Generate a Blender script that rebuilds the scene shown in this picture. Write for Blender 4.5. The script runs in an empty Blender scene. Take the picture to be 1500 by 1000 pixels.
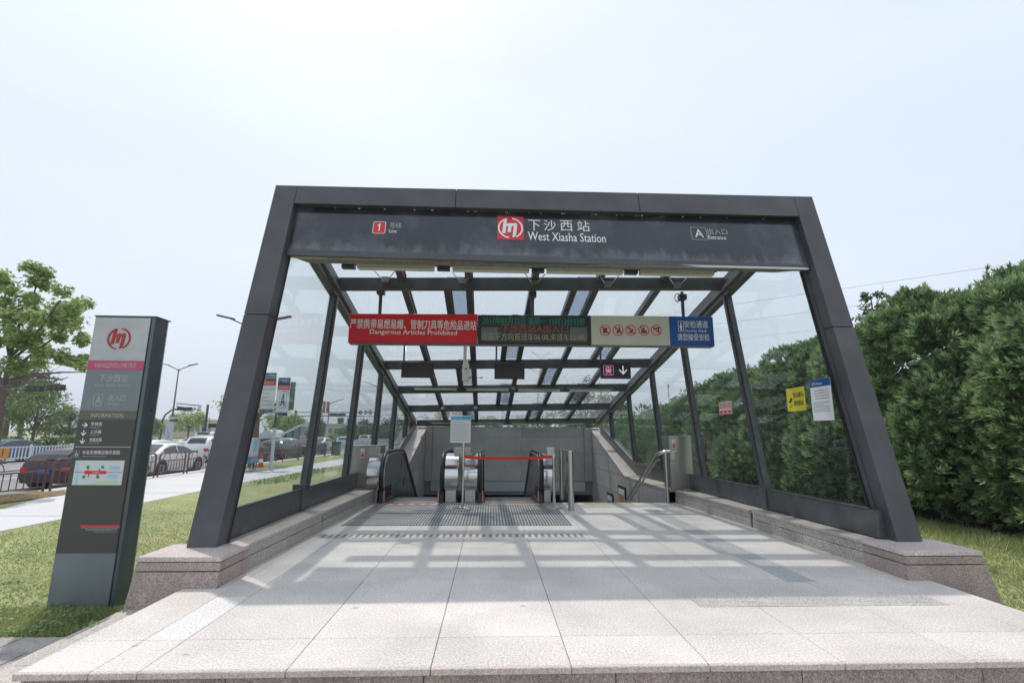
import bpy, bmesh, math, random
import numpy as np
from mathutils import Vector, Matrix
random.seed(7); NR = np.random.default_rng(11)
S = bpy.context.scene
COL = S.collection
R = math.radians

# ------------------------------------------------------------------ camera
F, PIT, ROL, YAW, CX, CZ = 710.256, .1877, .0065, .0416, .3209, 1.3
cy, sy, cp, sp = math.cos(YAW), math.sin(YAW), math.cos(PIT), math.sin(PIT)
fwd = Vector((sy*cp, cy*cp, sp)); rt0 = Vector((cy, -sy, 0)); up0 = rt0.cross(fwd)
rt = rt0*math.cos(ROL)+up0*math.sin(ROL); up = up0*math.cos(ROL)-rt0*math.sin(ROL)
cd = bpy.data.cameras.new('camera'); cam = bpy.data.objects.new('camera', cd); COL.objects.link(cam)
cd.sensor_width = 36; cd.lens = F/1500*36; cd.clip_start = .05; cd.clip_end = 3000
M4 = Matrix.Identity(4)
for i in range(3):
    M4[i][0] = rt[i]; M4[i][1] = up[i]; M4[i][2] = -fwd[i]
M4[0][3], M4[1][3], M4[2][3] = CX, 0, CZ
cam.matrix_world = M4
S.camera = cam
def at(px, py, Y):
    """the point at depth Y that the photograph shows at pixel (px, py)"""
    d = fwd+rt*((px-750)/F)+up*((500-py)/F)
    return Vector((CX, 0, CZ))+d*(Y/d.y)

# ------------------------------------------------------------------ sky and sun
SUN_EL, SUN_AZ = R(66), R(-27)          # azimuth from +Y, negative towards -X
w = bpy.data.worlds.new('World'); S.world = w; w.use_nodes = True
nt = w.node_tree; nt.nodes.clear()
sky = nt.nodes.new('ShaderNodeTexSky'); sky.sky_type = 'NISHITA'; sky.sun_disc = False
sky.sun_elevation = SUN_EL; sky.sun_rotation = SUN_AZ
sky.air_density = 1.3; sky.dust_density = 6.0; sky.ozone_density = 1.6; sky.altitude = 0
veil = nt.nodes.new('ShaderNodeMixRGB'); veil.inputs[0].default_value = .84
veil.inputs[2].default_value = (6.75, 7.45, 8.5, 1)      # even high haze veil over the whole sky
tc = nt.nodes.new('ShaderNodeTexCoord'); cmap = nt.nodes.new('ShaderNodeMapping'); cmap.inputs['Scale'].default_value = (1, 1, 3.5); cn = nt.nodes.new('ShaderNodeTexNoise'); cn.inputs['Scale'].default_value = 1.7; cn.inputs['Detail'].default_value = 5
nt.links.new(tc.outputs['Generated'], cmap.inputs[0]); nt.links.new(cmap.outputs[0], cn.inputs['Vector']); cr_ = nt.nodes.new('ShaderNodeMapRange'); cr_.inputs[3].default_value = .955; cr_.inputs[4].default_value = 1.045      # faint thin cloud
cr_.inputs[1].default_value = .3; cr_.inputs[2].default_value = .7; nt.links.new(cn.outputs['Fac'], cr_.inputs[0]); cs_ = nt.nodes.new('ShaderNodeVectorMath'); cs_.operation = 'SCALE'
bg = nt.nodes.new('ShaderNodeBackground'); bg.inputs[1].default_value = .1
wo = nt.nodes.new('ShaderNodeOutputWorld')
nt.links.new(sky.outputs[0], veil.inputs[1]); nt.links.new(veil.outputs[0], cs_.inputs[0]); nt.links.new(cr_.outputs[0], cs_.inputs['Scale']); nt.links.new(cs_.outputs[0], bg.inputs[0]); nt.links.new(bg.outputs[0], wo.inputs[0])
sd = bpy.data.lights.new('sun', 'SUN'); sd.energy = 2.0; sd.angle = R(.9); sd.color = (1, .93, .84)
sun = bpy.data.objects.new('sun', sd); COL.objects.link(sun)
sdir = Vector((math.sin(SUN_AZ)*math.cos(SUN_EL), math.cos(SUN_AZ)*math.cos(SUN_EL), math.sin(SUN_EL)))
sun.rotation_euler = sdir.to_track_quat('Z', 'Y').to_euler()
S.view_settings.view_transform = 'Standard'; S.view_settings.look = 'None'
S.view_settings.exposure = .40; S.view_settings.gamma = 1; S.view_settings.use_curve_mapping = False
S.render.engine = 'CYCLES'
S.cycles.max_bounces = 10; S.cycles.transparent_max_bounces = 24; S.cycles.diffuse_bounces = 4
S.cycles.glossy_bounces = 4; S.cycles.transmission_bounces = 8
S.cycles.caustics_reflective = False; S.cycles.caustics_refractive = False

# ------------------------------------------------------------------ materials
MATS = {}
def mat(name, col, rough=.6, metal=0., spec=.5, var=0., vscale=3., speck=0., sscale=260., bump=0., bscale=60., objvar=0., dirt=0., dcol=(.5,.5,.5), dscale=1.2, spots=0., emit=0., stretch=None, aniso=0.):
    """principled material: large soft variation (var), grain (speck), relief (bump), per-piece tint (objvar), stains (dirt)"""
    if name in MATS: return MATS[name]
    m = bpy.data.materials.new(name); m.use_nodes = True; MATS[name] = m
    t = m.node_tree; n = t.nodes; l = t.links; b = n['Principled BSDF']
    b.inputs['Roughness'].default_value = rough; b.inputs['Metallic'].default_value = metal
    b.inputs['Specular IOR Level'].default_value = spec
    m.diffuse_color = (*col, 1)
    rgb = n.new('ShaderNodeRGB'); rgb.outputs[0].default_value = (*col, 1); cur = rgb.outputs[0]
    if not (var or speck or bump or objvar or dirt or emit):
        b.inputs['Base Color'].default_value = (*col, 1); return m
    geo = n.new('ShaderNodeNewGeometry'); pos = geo.outputs['Position']
    if stretch:
        mp = n.new('ShaderNodeMapping'); mp.inputs['Scale'].default_value = stretch; l.new(pos, mp.inputs[0]); pos2 = mp.outputs[0]
    else: pos2 = pos
    def noise(sc, det=3, p=None, ro=.55):
        x = n.new('ShaderNodeTexNoise'); x.inputs['Scale'].default_value = sc; x.inputs['Detail'].default_value = det
        x.inputs['Roughness'].default_value = ro; l.new(p or pos2, x.inputs['Vector']); return x.outputs['Fac']
    def mul(c, fac, lo, hi, a=.3, bb=.7):
        mr = n.new('ShaderNodeMapRange'); mr.inputs[1].default_value = a; mr.inputs[2].default_value = bb
        mr.inputs[3].default_value = lo; mr.inputs[4].default_value = hi; l.new(fac, mr.inputs[0])
        v = n.new('ShaderNodeVectorMath'); v.operation = 'SCALE'; l.new(c, v.inputs[0]); l.new(mr.outputs[0], v.inputs['Scale']); return v.outputs[0]
    if var: cur = mul(cur, noise(vscale, 5), 1-var, 1+var)
    if speck:
        cur = mul(cur, noise(sscale, 2, pos, .7), 1-speck, 1+speck, .38, .62)
        cur = mul(cur, noise(sscale*.42, 2, pos, .7), 1-speck*.6, 1+speck*.6, .38, .62)
    if objvar:
        oi = n.new('ShaderNodeObjectInfo'); cur = mul(cur, oi.outputs['Random'], 1-objvar, 1+objvar, 0, 1)
    if dirt:
        f = noise(dscale, 6, ro=.65); mr = n.new('ShaderNodeMapRange'); mr.inputs[1].default_value = .5; mr.inputs[2].default_value = .72
        mr.inputs[4].default_value = dirt; l.new(f, mr.inputs[0])
        mx = n.new('ShaderNodeMixRGB'); l.new(mr.outputs[0], mx.inputs[0]); l.new(cur, mx.inputs[1]); mx.inputs[2].default_value = (*dcol, 1); cur = mx.outputs[0]
    if spots:      # trodden-in spots and drip marks
        vo = n.new('ShaderNodeTexVoronoi'); vo.inputs['Scale'].default_value = 2.3; l.new(pos, vo.inputs['Vector'])
        wv = n.new('ShaderNodeMath'); wv.operation = 'ADD'; l.new(vo.outputs['Distance'], wv.inputs[0]); mm = n.new('ShaderNodeMath'); mm.operation = 'MULTIPLY'; mm.inputs[1].default_value = .16
        l.new(noise(9, 4, pos), mm.inputs[0]); l.new(mm.outputs[0], wv.inputs[1]); mr = n.new('ShaderNodeMapRange'); mr.inputs[1].default_value = .10; mr.inputs[2].default_value = .135; mr.inputs[3].default_value = spots; mr.inputs[4].default_value = 0
        l.new(wv.outputs[0], mr.inputs[0]); mx = n.new('ShaderNodeMixRGB'); l.new(mr.outputs[0], mx.inputs[0]); l.new(cur, mx.inputs[1]); mx.inputs[2].default_value = (.22, .20, .18, 1); cur = mx.outputs[0]
        f2 = noise(.55, 5, pos, .6); cur = mul(cur, f2, 1.06, .84, .42, .68)
    l.new(cur, b.inputs['Base Color'])
    if bump:
        bp = n.new('ShaderNodeBump'); bp.inputs['Strength'].default_value = bump; bp.inputs['Distance'].default_value = .01
        l.new(noise(bscale, 4), bp.inputs['Height']); l.new(bp.outputs[0], b.inputs['Normal'])
    if metal and var:
        mr = n.new('ShaderNodeMapRange'); mr.inputs[3].default_value = max(0, rough-.1); mr.inputs[4].default_value = rough+.12
        l.new(noise(vscale*3, 4), mr.inputs[0]); l.new(mr.outputs[0], b.inputs['Roughness'])
    if emit:
        l.new(cur, b.inputs['Emission Color']); b.inputs['Emission Strength'].default_value = emit
    return m
def glass_mat(name, tint, rough=.0, haze=0., hazecol=(.7,.75,.78), refl=1.0):
    m = bpy.data.materials.new(name); m.use_nodes = True; t = m.node_tree; n = t.nodes; l = t.links; n.clear(); MATS[name] = m
    o = n.new('ShaderNodeOutputMaterial'); tr = n.new('ShaderNodeBsdfTransparent'); tr.inputs[0].default_value = (*tint, 1)
    gl = n.new('ShaderNodeBsdfGlossy'); gl.inputs['Roughness'].default_value = rough; gl.inputs[0].default_value = (refl,)*3+(1,)
    fr = n.new('ShaderNodeFresnel'); g_ = n.new('ShaderNodeNewGeometry'); io = n.new('ShaderNodeMapRange'); io.inputs[3].default_value = 1.5; io.inputs[4].default_value = 1/1.5; l.new(g_.outputs['Backfacing'], io.inputs[0]); l.new(io.outputs[0], fr.inputs[0]); mx = n.new('ShaderNodeMixShader')
    l.new(fr.outputs[0], mx.inputs[0]); l.new(tr.outputs[0], mx.inputs[1]); l.new(gl.outputs[0], mx.inputs[2]); out = mx.outputs[0]
    if haze:
        geo = n.new('ShaderNodeNewGeometry'); mp = n.new('ShaderNodeMapping'); mp.inputs['Scale'].default_value = (.5, .5, .2); l.new(geo.outputs['Position'], mp.inputs[0])
        ns = n.new('ShaderNodeTexNoise'); ns.inputs['Scale'].default_value = 2.2; ns.inputs['Detail'].default_value = 7; l.new(mp.outputs[0], ns.inputs['Vector'])
        mr = n.new('ShaderNodeMapRange'); mr.inputs[1].default_value = .35; mr.inputs[2].default_value = .8; mr.inputs[4].default_value = haze; mr.inputs[3].default_value = haze*.5
        l.new(ns.outputs['Fac'], mr.inputs[0]); df = n.new('ShaderNodeBsdfDiffuse'); df.inputs[0].default_value = (*hazecol, 1); tl = n.new('ShaderNodeBsdfTranslucent'); tl.inputs[0].default_value = (*hazecol, 1); ds = n.new('ShaderNodeMixShader'); ds.inputs[0].default_value = .6; l.new(df.outputs[0], ds.inputs[1]); l.new(tl.outputs[0], ds.inputs[2])
        m2 = n.new('ShaderNodeMixShader'); l.new(mr.outputs[0], m2.inputs[0]); l.new(out, m2.inputs[1]); l.new(ds.outputs[0], m2.inputs[2]); out = m2.outputs[0]
    l.new(out, o.inputs[0]); m.diffuse_color = (*tint, .3); return m
def leaf_mat(name, c1, c2, rough=.45, trans=.35):
    m = bpy.data.materials.new(name); m.use_nodes = True; t = m.node_tree; n = t.nodes; l = t.links; b = n['Principled BSDF']; MATS[name] = m
    g = n.new('ShaderNodeNewGeometry'); mx = n.new('ShaderNodeMixRGB'); mx.inputs[1].default_value = (*c1, 1); mx.inputs[2].default_value = (*c2, 1)
    ns = n.new('ShaderNodeTexNoise'); ns.inputs['Scale'].default_value = 1.6; ns.inputs['Detail'].default_value = 3; l.new(g.outputs['Position'], ns.inputs['Vector'])
    ad = n.new('ShaderNodeMath'); ad.operation = 'MULTIPLY_ADD'; ad.inputs[1].default_value = .8; l.new(g.outputs['Random Per Island'], ad.inputs[0])
    sb = n.new('ShaderNodeMath'); sb.operation = 'MULTIPLY_ADD'; sb.inputs[1].default_value = 1.5; sb.inputs[2].default_value = -.5; l.new(ns.outputs['Fac'], sb.inputs[0]); l.new(sb.outputs[0], ad.inputs[2])
    l.new(ad.outputs[0], mx.inputs[0]); l.new(mx.outputs[0], b.inputs['Base Color']); b.inputs['Roughness'].default_value = rough; b.inputs['Specular IOR Level'].default_value = .35
    tr = n.new('ShaderNodeBsdfTranslucent'); l.new(mx.outputs[0], tr.inputs[0]); ms = n.new('ShaderNodeMixShader'); ms.inputs[0].default_value = trans
    l.new(b.outputs[0], ms.inputs[1]); l.new(tr.outputs[0], ms.inputs[2]); l.new(ms.outputs[0], n['Material Output'].inputs[0]); m.diffuse_color = (*c1, 1); return m

CLAD = mat('graphite_cladding', (.066,.067,.076), .42, .0, .55, var=.22, vscale=1.8, bump=.06, bscale=120, dirt=.45, dcol=(.11,.108,.112), dscale=2.2)
CLAD2 = mat('graphite_frame', (.066,.075,.082), .38, 0, .5, var=.2, vscale=4, dirt=.35, dcol=(.19,.19,.18), dscale=3)
UNDER = mat('aged_frame_underside', (.17,.165,.155), .55, 0, .4, var=.3, vscale=5, dirt=.5, dcol=(.22,.21,.19), dscale=6, stretch=(4, 1, 1))
BLACK = mat('black_gasket', (.012,.012,.013), .5)
DARKGAP = mat('joint_shadow_gap', (.03,.028,.026), .9)
GROUT = mat('stone_joint_filler', (.30,.27,.24), .9)
RUBBER = mat('black_rubber', (.018,.018,.019), .38)
FLOOR = mat('grey_granite', (.62,.585,.555), .55, 0, .4, var=.09, vscale=1.6, speck=.28, sscale=150, objvar=.05, dirt=.35, dcol=(.50,.46,.415), dscale=1.3, spots=.5, bump=.08, bscale=300)
FLOORW = mat('white_granite', (.665,.65,.65), .55, 0, .4, var=.06, speck=.3, sscale=150, dirt=.1, dcol=(.5,.48,.44))
PINK = mat('weathered_red_granite', (.36,.29,.27), .55, 0, .4, var=.16, vscale=3, speck=.42, sscale=170, objvar=.08, dirt=.5, dcol=(.16,.13,.12), dscale=2.6, stretch=(1, 1, .35))
PINKCAP = mat('pale_red_granite', (.55,.48,.455), .5, 0, .4, var=.1, vscale=3, speck=.3, sscale=170, objvar=.05)
CURB = mat('brown_grey_granite', (.40,.375,.35), .6, 0, .4, var=.14, vscale=3, speck=.5, sscale=150, objvar=.1, dirt=.35, dcol=(.2,.18,.16), dscale=3)
CURBTOP = mat('grey_granite_coping', (.46,.425,.395), .6, 0, .4, var=.12, vscale=3, speck=.3, sscale=150, objvar=.06, dirt=.3, dcol=(.3,.28,.25), dscale=3)
WALLG = mat('grey_wall_granite', (.46,.455,.44), .5, 0, .4, var=.1, vscale=2, speck=.3, sscale=130, objvar=.09)
STEEL = mat('brushed_steel', (.42,.41,.39), .32, .9, .5, var=.08, vscale=4, stretch=(30, 30, 1))
CHROME = mat('polished_steel', (.62,.62,.62), .13, 1.0, .5)
SATIN = mat('satin_steel', (.5,.49,.47), .3, .95)
RED = mat('banner_red', (.60,.012,.022), .4, 0, .4, var=.05)
BLUE = mat('banner_blue', (.004,.075,.33), .4)
CREAM = mat('cream_panel', (.55,.54,.49), .45, var=.05, vscale=3)
WHITE = mat('white_print', (.82,.82,.82), .5)
WHITE2 = mat('faded_white_print', (.42,.45,.46), .5)
REDP = mat('logo_red', (.62,.03,.05), .45)
PINKP = mat('magenta_band', (.52,.07,.17), .45)
BLK = mat('black_print', (.02,.02,.022), .5)
GREENP = mat('sign_green', (.02,.20,.11), .5)
HEADG = mat('back_painted_header_glass', (.022,.027,.042), .16, 0, .7, var=.35, vscale=1.3, dirt=.42, dcol=(.17,.185,.22), dscale=1.5, stretch=(1, 1, .8))
_n = HEADG.node_tree.nodes; _l = HEADG.node_tree.links; _b = _n['Principled BSDF']; _src = _b.inputs['Base Color'].links[0].from_socket     # mineral stains left by water along the lower edge
_g = _n.new('ShaderNodeNewGeometry'); _s = _n.new('ShaderNodeSeparateXYZ'); _l.new(_g.outputs['Position'], _s.inputs[0]); _t = _n.new('ShaderNodeTexNoise'); _t.inputs['Scale'].default_value = 1; _t.inputs['Detail'].default_value = 6
_mp = _n.new('ShaderNodeMapping'); _mp.inputs['Scale'].default_value = (7, 1, 3); _l.new(_g.outputs['Position'], _mp.inputs[0]); _l.new(_mp.outputs[0], _t.inputs['Vector'])
_k = _n.new('ShaderNodeMath'); _k.operation = 'MULTIPLY_ADD'; _k.inputs[1].default_value = -.55; _k.inputs[2].default_value = 3.86; _l.new(_t.outputs['Fac'], _k.inputs[0])
_d = _n.new('ShaderNodeMath'); _d.operation = 'SUBTRACT'; _l.new(_k.outputs[0], _d.inputs[0]); _l.new(_s.outputs['Z'], _d.inputs[1]); _r = _n.new('ShaderNodeMapRange'); _r.inputs[1].default_value = -.04; _r.inputs[2].default_value = .10; _r.inputs[4].default_value = .36; _l.new(_d.outputs[0], _r.inputs[0])
_f = _n.new('ShaderNodeTexNoise'); _f.inputs['Scale'].default_value = 60; _l.new(_g.outputs['Position'], _f.inputs['Vector']); _fm = _n.new('ShaderNodeMath'); _fm.operation = 'MULTIPLY'; _l.new(_f.outputs['Fac'], _fm.inputs[0]); _l.new(_r.outputs[0], _fm.inputs[1])
_x = _n.new('ShaderNodeMixRGB'); _l.new(_fm.outputs[0], _x.inputs[0]); _l.new(_src, _x.inputs[1]); _x.inputs[2].default_value = (.42, .44, .47, 1); _l.new(_x.outputs[0], _b.inputs['Base Color'])
SIDEG = glass_mat('side_glass', (.94,.97,.965), haze=.018, refl=.6)
ROOFG = glass_mat('roof_glass', (.92,.945,.95), haze=.14, hazecol=(.78,.80,.81))
ROOFD = glass_mat('tinted_strip_glass', (.62,.67,.72), haze=.1, hazecol=(.36,.38,.42))
BALG = glass_mat('barrier_glass', (.80,.86,.84), haze=.05)

# ------------------------------------------------------------------ mesh helpers
class MB:
    def __init__(s): s.v = []; s.f = []
    def add(s, vs, fs):
        o = len(s.v); s.v += [tuple(v) for v in vs]; s.f += [tuple(i+o for i in f) for f in fs]; return s
    def box(s, a, b):
        x0, y0, z0 = (min(a[i], b[i]) for i in range(3)); x1, y1, z1 = (max(a[i], b[i]) for i in range(3))
        return s.add([(x0,y0,z0),(x1,y0,z0),(x1,y1,z0),(x0,y1,z0),(x0,y0,z1),(x1,y0,z1),(x1,y1,z1),(x0,y1,z1)],
                     [(0,3,2,1),(4,5,6,7),(0,1,5,4),(1,2,6,5),(2,3,7,6),(3,0,4,7)])
    def prism(s, poly, vec):
        n = len(poly); v = Vector(vec); p = [Vector(q) for q in poly]
        nrm = sum(((p[i]-p[0]).cross(p[(i+1) % n]-p[0]) for i in range(1, n-1)), Vector())
        if nrm.dot(v) > 0: p = p[::-1]
        return s.add(p+[q+v for q in p], [tuple(range(n)), tuple(range(2*n-1, n-1, -1))]+[(i, i+n, (i+1) % n+n, (i+1) % n) for i in range(n)])
    def hexa(s, lo, hi):
        return s.add(list(lo)+list(hi), [(0,3,2,1),(4,5,6,7),(0,1,5,4),(1,2,6,5),(2,3,7,6),(3,0,4,7)])
    def beam(s, p0, p1, w, h, upv=(0, 0, 1)):
        p0, p1 = Vector(p0), Vector(p1); d = (p1-p0).normalized(); r = d.cross(Vector(upv)).normalized(); u = r.cross(d)
        c = [(-w/2,-h/2),(w/2,-h/2),(w/2,h/2),(-w/2,h/2)]
        A = [p0+r*a+u*b for a, b in c]; B = [p1+r*a+u*b for a, b in c]
        return s.add(A+B, [(0,1,2,3),(7,6,5,4)]+[(i, i+4, (i+1) % 4+4, (i+1) % 4) for i in range(4)])
    def tube(s, path, r, n=10, cap=True):
        path = [Vector(p) for p in path]; rs = r if isinstance(r, (list, tuple)) else [r]*len(path)
        rings = []; ref = None
        for i, p in enumerate(path):
            d = (path[min(i+1, len(path)-1)]-path[max(i-1, 0)]).normalized()
            if ref is None: ref = d.orthogonal().normalized()
            ref = (ref-d*ref.dot(d)).normalized(); b = d.cross(ref)
            rings.append([p+(ref*math.cos(2*math.pi*k/n)+b*math.sin(2*math.pi*k/n))*rs[i] for k in range(n)])
        o = [q for ring in rings for q in ring]; f = []
        for i in range(len(path)-1):
            for k in range(n): f.append((i*n+k, i*n+(k+1) % n, (i+1)*n+(k+1) % n, (i+1)*n+k))
        if cap: f.append(tuple(range(n-1, -1, -1))); f.append(tuple((len(path)-1)*n+k for k in range(n)))
        return s.add(o, f)
    def disc(s, c, r, axis, th, n=24):
        c = Vector(c); a = Vector(axis).normalized(); return s.tube([c-a*th/2, c+a*th/2], r, n)
    def lathe(s, c, prof, n=24):
        o = []; f = []
        for r, z in prof:
            for k in range(n): o.append((c[0]+r*math.cos(2*math.pi*k/n), c[1]+r*math.sin(2*math.pi*k/n), c[2]+z))
        for i in range(len(prof)-1):
            for k in range(n): f.append((i*n+k, i*n+(k+1) % n, (i+1)*n+(k+1) % n, (i+1)*n+k))
        f.append(tuple(range(n-1, -1, -1))); f.append(tuple((len(prof)-1)*n+k for k in range(n)))
        return s.add(o, f)
ORG = {}
def origin_of(p): return ORG.get(p.name, Vector((0, 0, 0))) if p else Vector((0, 0, 0))
def obj(name, mb, m, parent=None, bevel=0, smooth=False, local=False, label=None, cat=None, group=None, kind=None, segs=1):
    vs = [Vector(v) for v in mb.v]
    o_ = Vector((0, 0, 0))
    if parent is not None: o_ = origin_of(parent)
    elif not local and vs:
        xs = [v.x for v in vs]; ys = [v.y for v in vs]; zs = [v.z for v in vs]
        o_ = Vector(((min(xs)+max(xs))/2, (min(ys)+max(ys))/2, min(zs)))
    me = bpy.data.meshes.new(name)
    off = Vector((0, 0, 0)) if local else o_
    me.from_pydata([tuple(v-off) for v in vs], [], mb.f); me.materials.append(m)
    if smooth: me.polygons.foreach_set('use_smooth', [True]*len(me.polygons))
    me.update()
    o = bpy.data.objects.new(name, me); COL.objects.link(o)
    if parent is not None: o.parent = parent; ORG[o.name] = Vector((0, 0, 0)) if local else o_
    else:
        if not local: o.location = o_
        ORG[o.name] = Vector((0, 0, 0)) if local else o_
    if bevel:
        bv = o.modifiers.new('bevel', 'BEVEL'); bv.width = bevel; bv.segments = segs; bv.limit_method = 'ANGLE'; bv.angle_limit = R(35)
    if smooth:
        try: me.set_sharp_from_angle(angle=R(38))
        except Exception: pass
    tag(o, label, cat, group, kind); return o
def tag(o, label=None, cat=None, group=None, kind=None):
    if label: o['label'] = label
    if cat: o['category'] = cat
    if group: o['group'] = group
    if kind: o['kind'] = kind
    return o
def thing(name, label, cat, loc=(0, 0, 0), rz=0, group=None, kind=None):
    o = bpy.data.objects.new(name, None); COL.objects.link(o); o.location = loc; o.rotation_euler = (0, 0, rz); o.empty_display_size = .2
    ORG[o.name] = Vector(loc) if not rz else Vector((0, 0, 0)); tag(o, label, cat, group, kind); return o
def copy_tree(o, parent=None):
    c = o.copy(); COL.objects.link(c); c.parent = parent
    for ch in [k for k in o.children]: copy_tree(ch, c)
    return c
class Frame:
    """a flat face to print on: origin, x axis, y axis, in metres"""
    def __init__(s, o, ex=(1, 0, 0), ey=(0, 0, 1)):
        s.o = Vector(o); s.ex = Vector(ex).normalized(); s.ey = Vector(ey).normalized(); s.n = s.ex.cross(s.ey).normalized()
    def p(s, x, y, h=0): return s.o+s.ex*x+s.ey*y+s.n*h
_dg = bpy.context.evaluated_depsgraph_get
def text_tris(s, bold=0.):
    c = bpy.data.curves.new('t', 'FONT'); c.body = s; c.size = 1; c.resolution_u = 2
    o = bpy.data.objects.new('t', c); COL.objects.link(o); dg = _dg(); dg.update()
    me = bpy.data.meshes.new_from_object(o.evaluated_get(dg)); 
    v = np.array([(a.co.x, a.co.y) for a in me.vertices]) if len(me.vertices) else np.zeros((1, 2)); f = [tuple(p.vertices) for p in me.polygons]
    bpy.data.objects.remove(o); bpy.data.curves.remove(c); bpy.data.meshes.remove(me); return v, f
def lettering(parent, fr, s, x0, y0, x1, y1, m, bold=.012, h=.0025, name='lettering'):
    v, f = text_tris(s, bold)
    a, b = v.min(0), v.max(0); sz = np.maximum(b-a, 1e-4); v = (v-a)/sz; mb = MB(); e = max(bold, 0)*.6*(x1-x0)/sz[0]
    for i, dx in enumerate((-e, e, 0) if e else (0,)):      # heavier weight: the outline struck twice, a hair apart
        mb.add([fr.p(x0+e+dx+q[0]*(x1-x0-2*e), y0+q[1]*(y1-y0), h+i*.0004) for q in v], f)
    return obj(name, mb, m, parent)
def plate(mb, fr, x0, y0, x1, y1, h0=0., h1=.003):
    mb.prism([fr.p(x0, y0, h0), fr.p(x1, y0, h0), fr.p(x1, y1, h0), fr.p(x0, y1, h0)], fr.n*(h1-h0)); return mb
def poly2(mb, fr, pts, h0, h1): mb.prism([fr.p(x, y, h0) for x, y in pts], fr.n*(h1-h0)); return mb
def ringp(mb, fr, cx, cy, r0, r1, a0, a1, h0, h1, n=20):
    for i in range(n):
        t0, t1 = R(a0+(a1-a0)*i/n), R(a0+(a1-a0)*(i+1)/n)
        poly2(mb, fr, [(cx+r*math.cos(t), cy+r*math.sin(t)) for r, t in ((r0, t0), (r1, t0), (r1, t1), (r0, t1))], h0, h1)
    return mb
def rounded(x0, y0, x1, y1, r, n=4):
    out = []
    for cx_, cy_, a in ((x1-r, y1-r, 0), (x0+r, y1-r, 90), (x0+r, y0+r, 180), (x1-r, y0+r, 270)):
        for i in range(n+1): t = R(a+90*i/n); out.append((cx_+r*math.cos(t), cy_+r*math.sin(t)))
    return out
def frame_line(mb, fr, x0, y0, x1, y1, t, h0, h1, r=.01):
    a = rounded(x0, y0, x1, y1, r); b = rounded(x0+t, y0+t, x1-t, y1-t, max(.001, r-t)); n = len(a)
    for i in range(n): poly2(mb, fr, [a[i], a[(i+1) % n], b[(i+1) % n], b[i]], h0, h1)
    return mb
def metro_logo(parent, fr, cx, cy, r, m, h0=.003, h1=.006):
    """ring open at top and bottom with a heavy slanted m inside"""
    mb = MB(); t = r*.13
    ringp(mb, fr, cx, cy, r-t, r, 82, -62, h0, h1, 18); ringp(mb, fr, cx, cy, r-t, r, 112, 262, h0, h1, 18)
    sl = .10; w_ = r*.27
    def S_(x, y): return (cx+x*r+sl*y*r, cy+y*r)
    def bar(x, ya, yb): poly2(mb, fr, [S_(x, ya), S_(x+.27, ya), S_(x+.27, yb), S_(x, yb)], h0, h1)
    bar(-.62, -.52, .60); bar(-.20, -.40, .28); bar(.24, -.46, .28)
    poly2(mb, fr, [S_(-.62, .6), S_(-.35, .6), S_(-.35, .93), S_(-.5, .80)], h0, h1)
    poly2(mb, fr, [S_(.24, -.46), S_(.51, -.46), S_(.45, -.80), S_(.24, -.93)], h0, h1)
    poly2(mb, fr, [S_(-.35, .16), S_(.20, .28), S_(.12, .42), S_(-.05, .48), S_(-.35, .38)], h0+.0004, h1+.0004)
    poly2(mb, fr, [S_(.05, .16), S_(.51, .28), S_(.50, .38), S_(.40, .47), S_(.22, .48), S_(.05, .38)], h0+.0008, h1+.0008)
    return obj('logo', mb, m, parent)
def fast_mesh(name, verts, faces, m, parent=None, loc=None, label=None, cat=None, group=None, kind=None, smooth=False):
    """verts (N,3) and faces (M,k) numpy arrays"""
    verts = np.asarray(verts, np.float32); faces = np.asarray(faces, np.int32); k = faces.shape[1]
    o_ = origin_of(parent) if parent is not None else Vector(loc if loc is not None else (0, 0, 0))
    verts = verts-np.array(o_, np.float32)
    me = bpy.data.meshes.new(name); me.vertices.add(len(verts)); me.vertices.foreach_set('co', verts.ravel())
    me.loops.add(faces.size); me.loops.foreach_set('vertex_index', faces.ravel()); me.polygons.add(len(faces))
    me.polygons.foreach_set('loop_start', np.arange(0, faces.size, k, dtype=np.int32)); me.update(calc_edges=True)
    if smooth: me.polygons.foreach_set('use_smooth', [True]*len(faces))
    me.materials.append(m); o = bpy.data.objects.new(name, me); COL.objects.link(o)
    if parent is not None: o.parent = parent; ORG[o.name] = o_
    else: o.location = o_; ORG[o.name] = o_
    tag(o, label, cat, group, kind); return o
# ------------------------------------------------------------------ ground, lawn, path, street
LAWN = mat('mown_lawn', (.265,.29,.135), .9, 0, .2, var=.22, vscale=.9, speck=.28, sscale=45, dirt=.75, dcol=(.40,.34,.20), dscale=.75, bump=.35, bscale=30)
PATHM = mat('pale_concrete_path', (.56,.56,.57), .85, 0, .3, var=.1, vscale=.5, speck=.08, sscale=60, dirt=.4, dcol=(.46,.45,.44), dscale=.5, bump=.1, bscale=60)
ROADM = mat('street_asphalt', (.24,.24,.245), .85, 0, .3, var=.12, vscale=.4, speck=.1, sscale=60, dirt=.5, dcol=(.2,.2,.2), dscale=.3)
DRY = mat('dry_grass_bank', (.22,.16,.085), .95, 0, .2, var=.35, vscale=2.5, speck=.4, sscale=30, bump=.6, bscale=20)
CONC = mat('raw_concrete', (.3,.29,.28), .8, var=.1)
G0 = -.45
def sheet(name, m, rects, z, **k):
    mb = MB()
    for x0, y0, x1, y1 in rects: mb.add([(x0, y0, z), (x1, y0, z), (x1, y1, z), (x0, y1, z)], [(0, 1, 2, 3)])
    return obj(name, mb, m, None, kind='structure', **k)
sheet('lawn', LAWN, [(-13.0, -600, -2.3, 2500), (4.2, -600, 1500, 2500), (-2.3, -600, 4.2, 3.2), (-2.3, 17.35, 4.2, 2500)], G0)
PX0, PX1 = -8.3, -10.2
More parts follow.
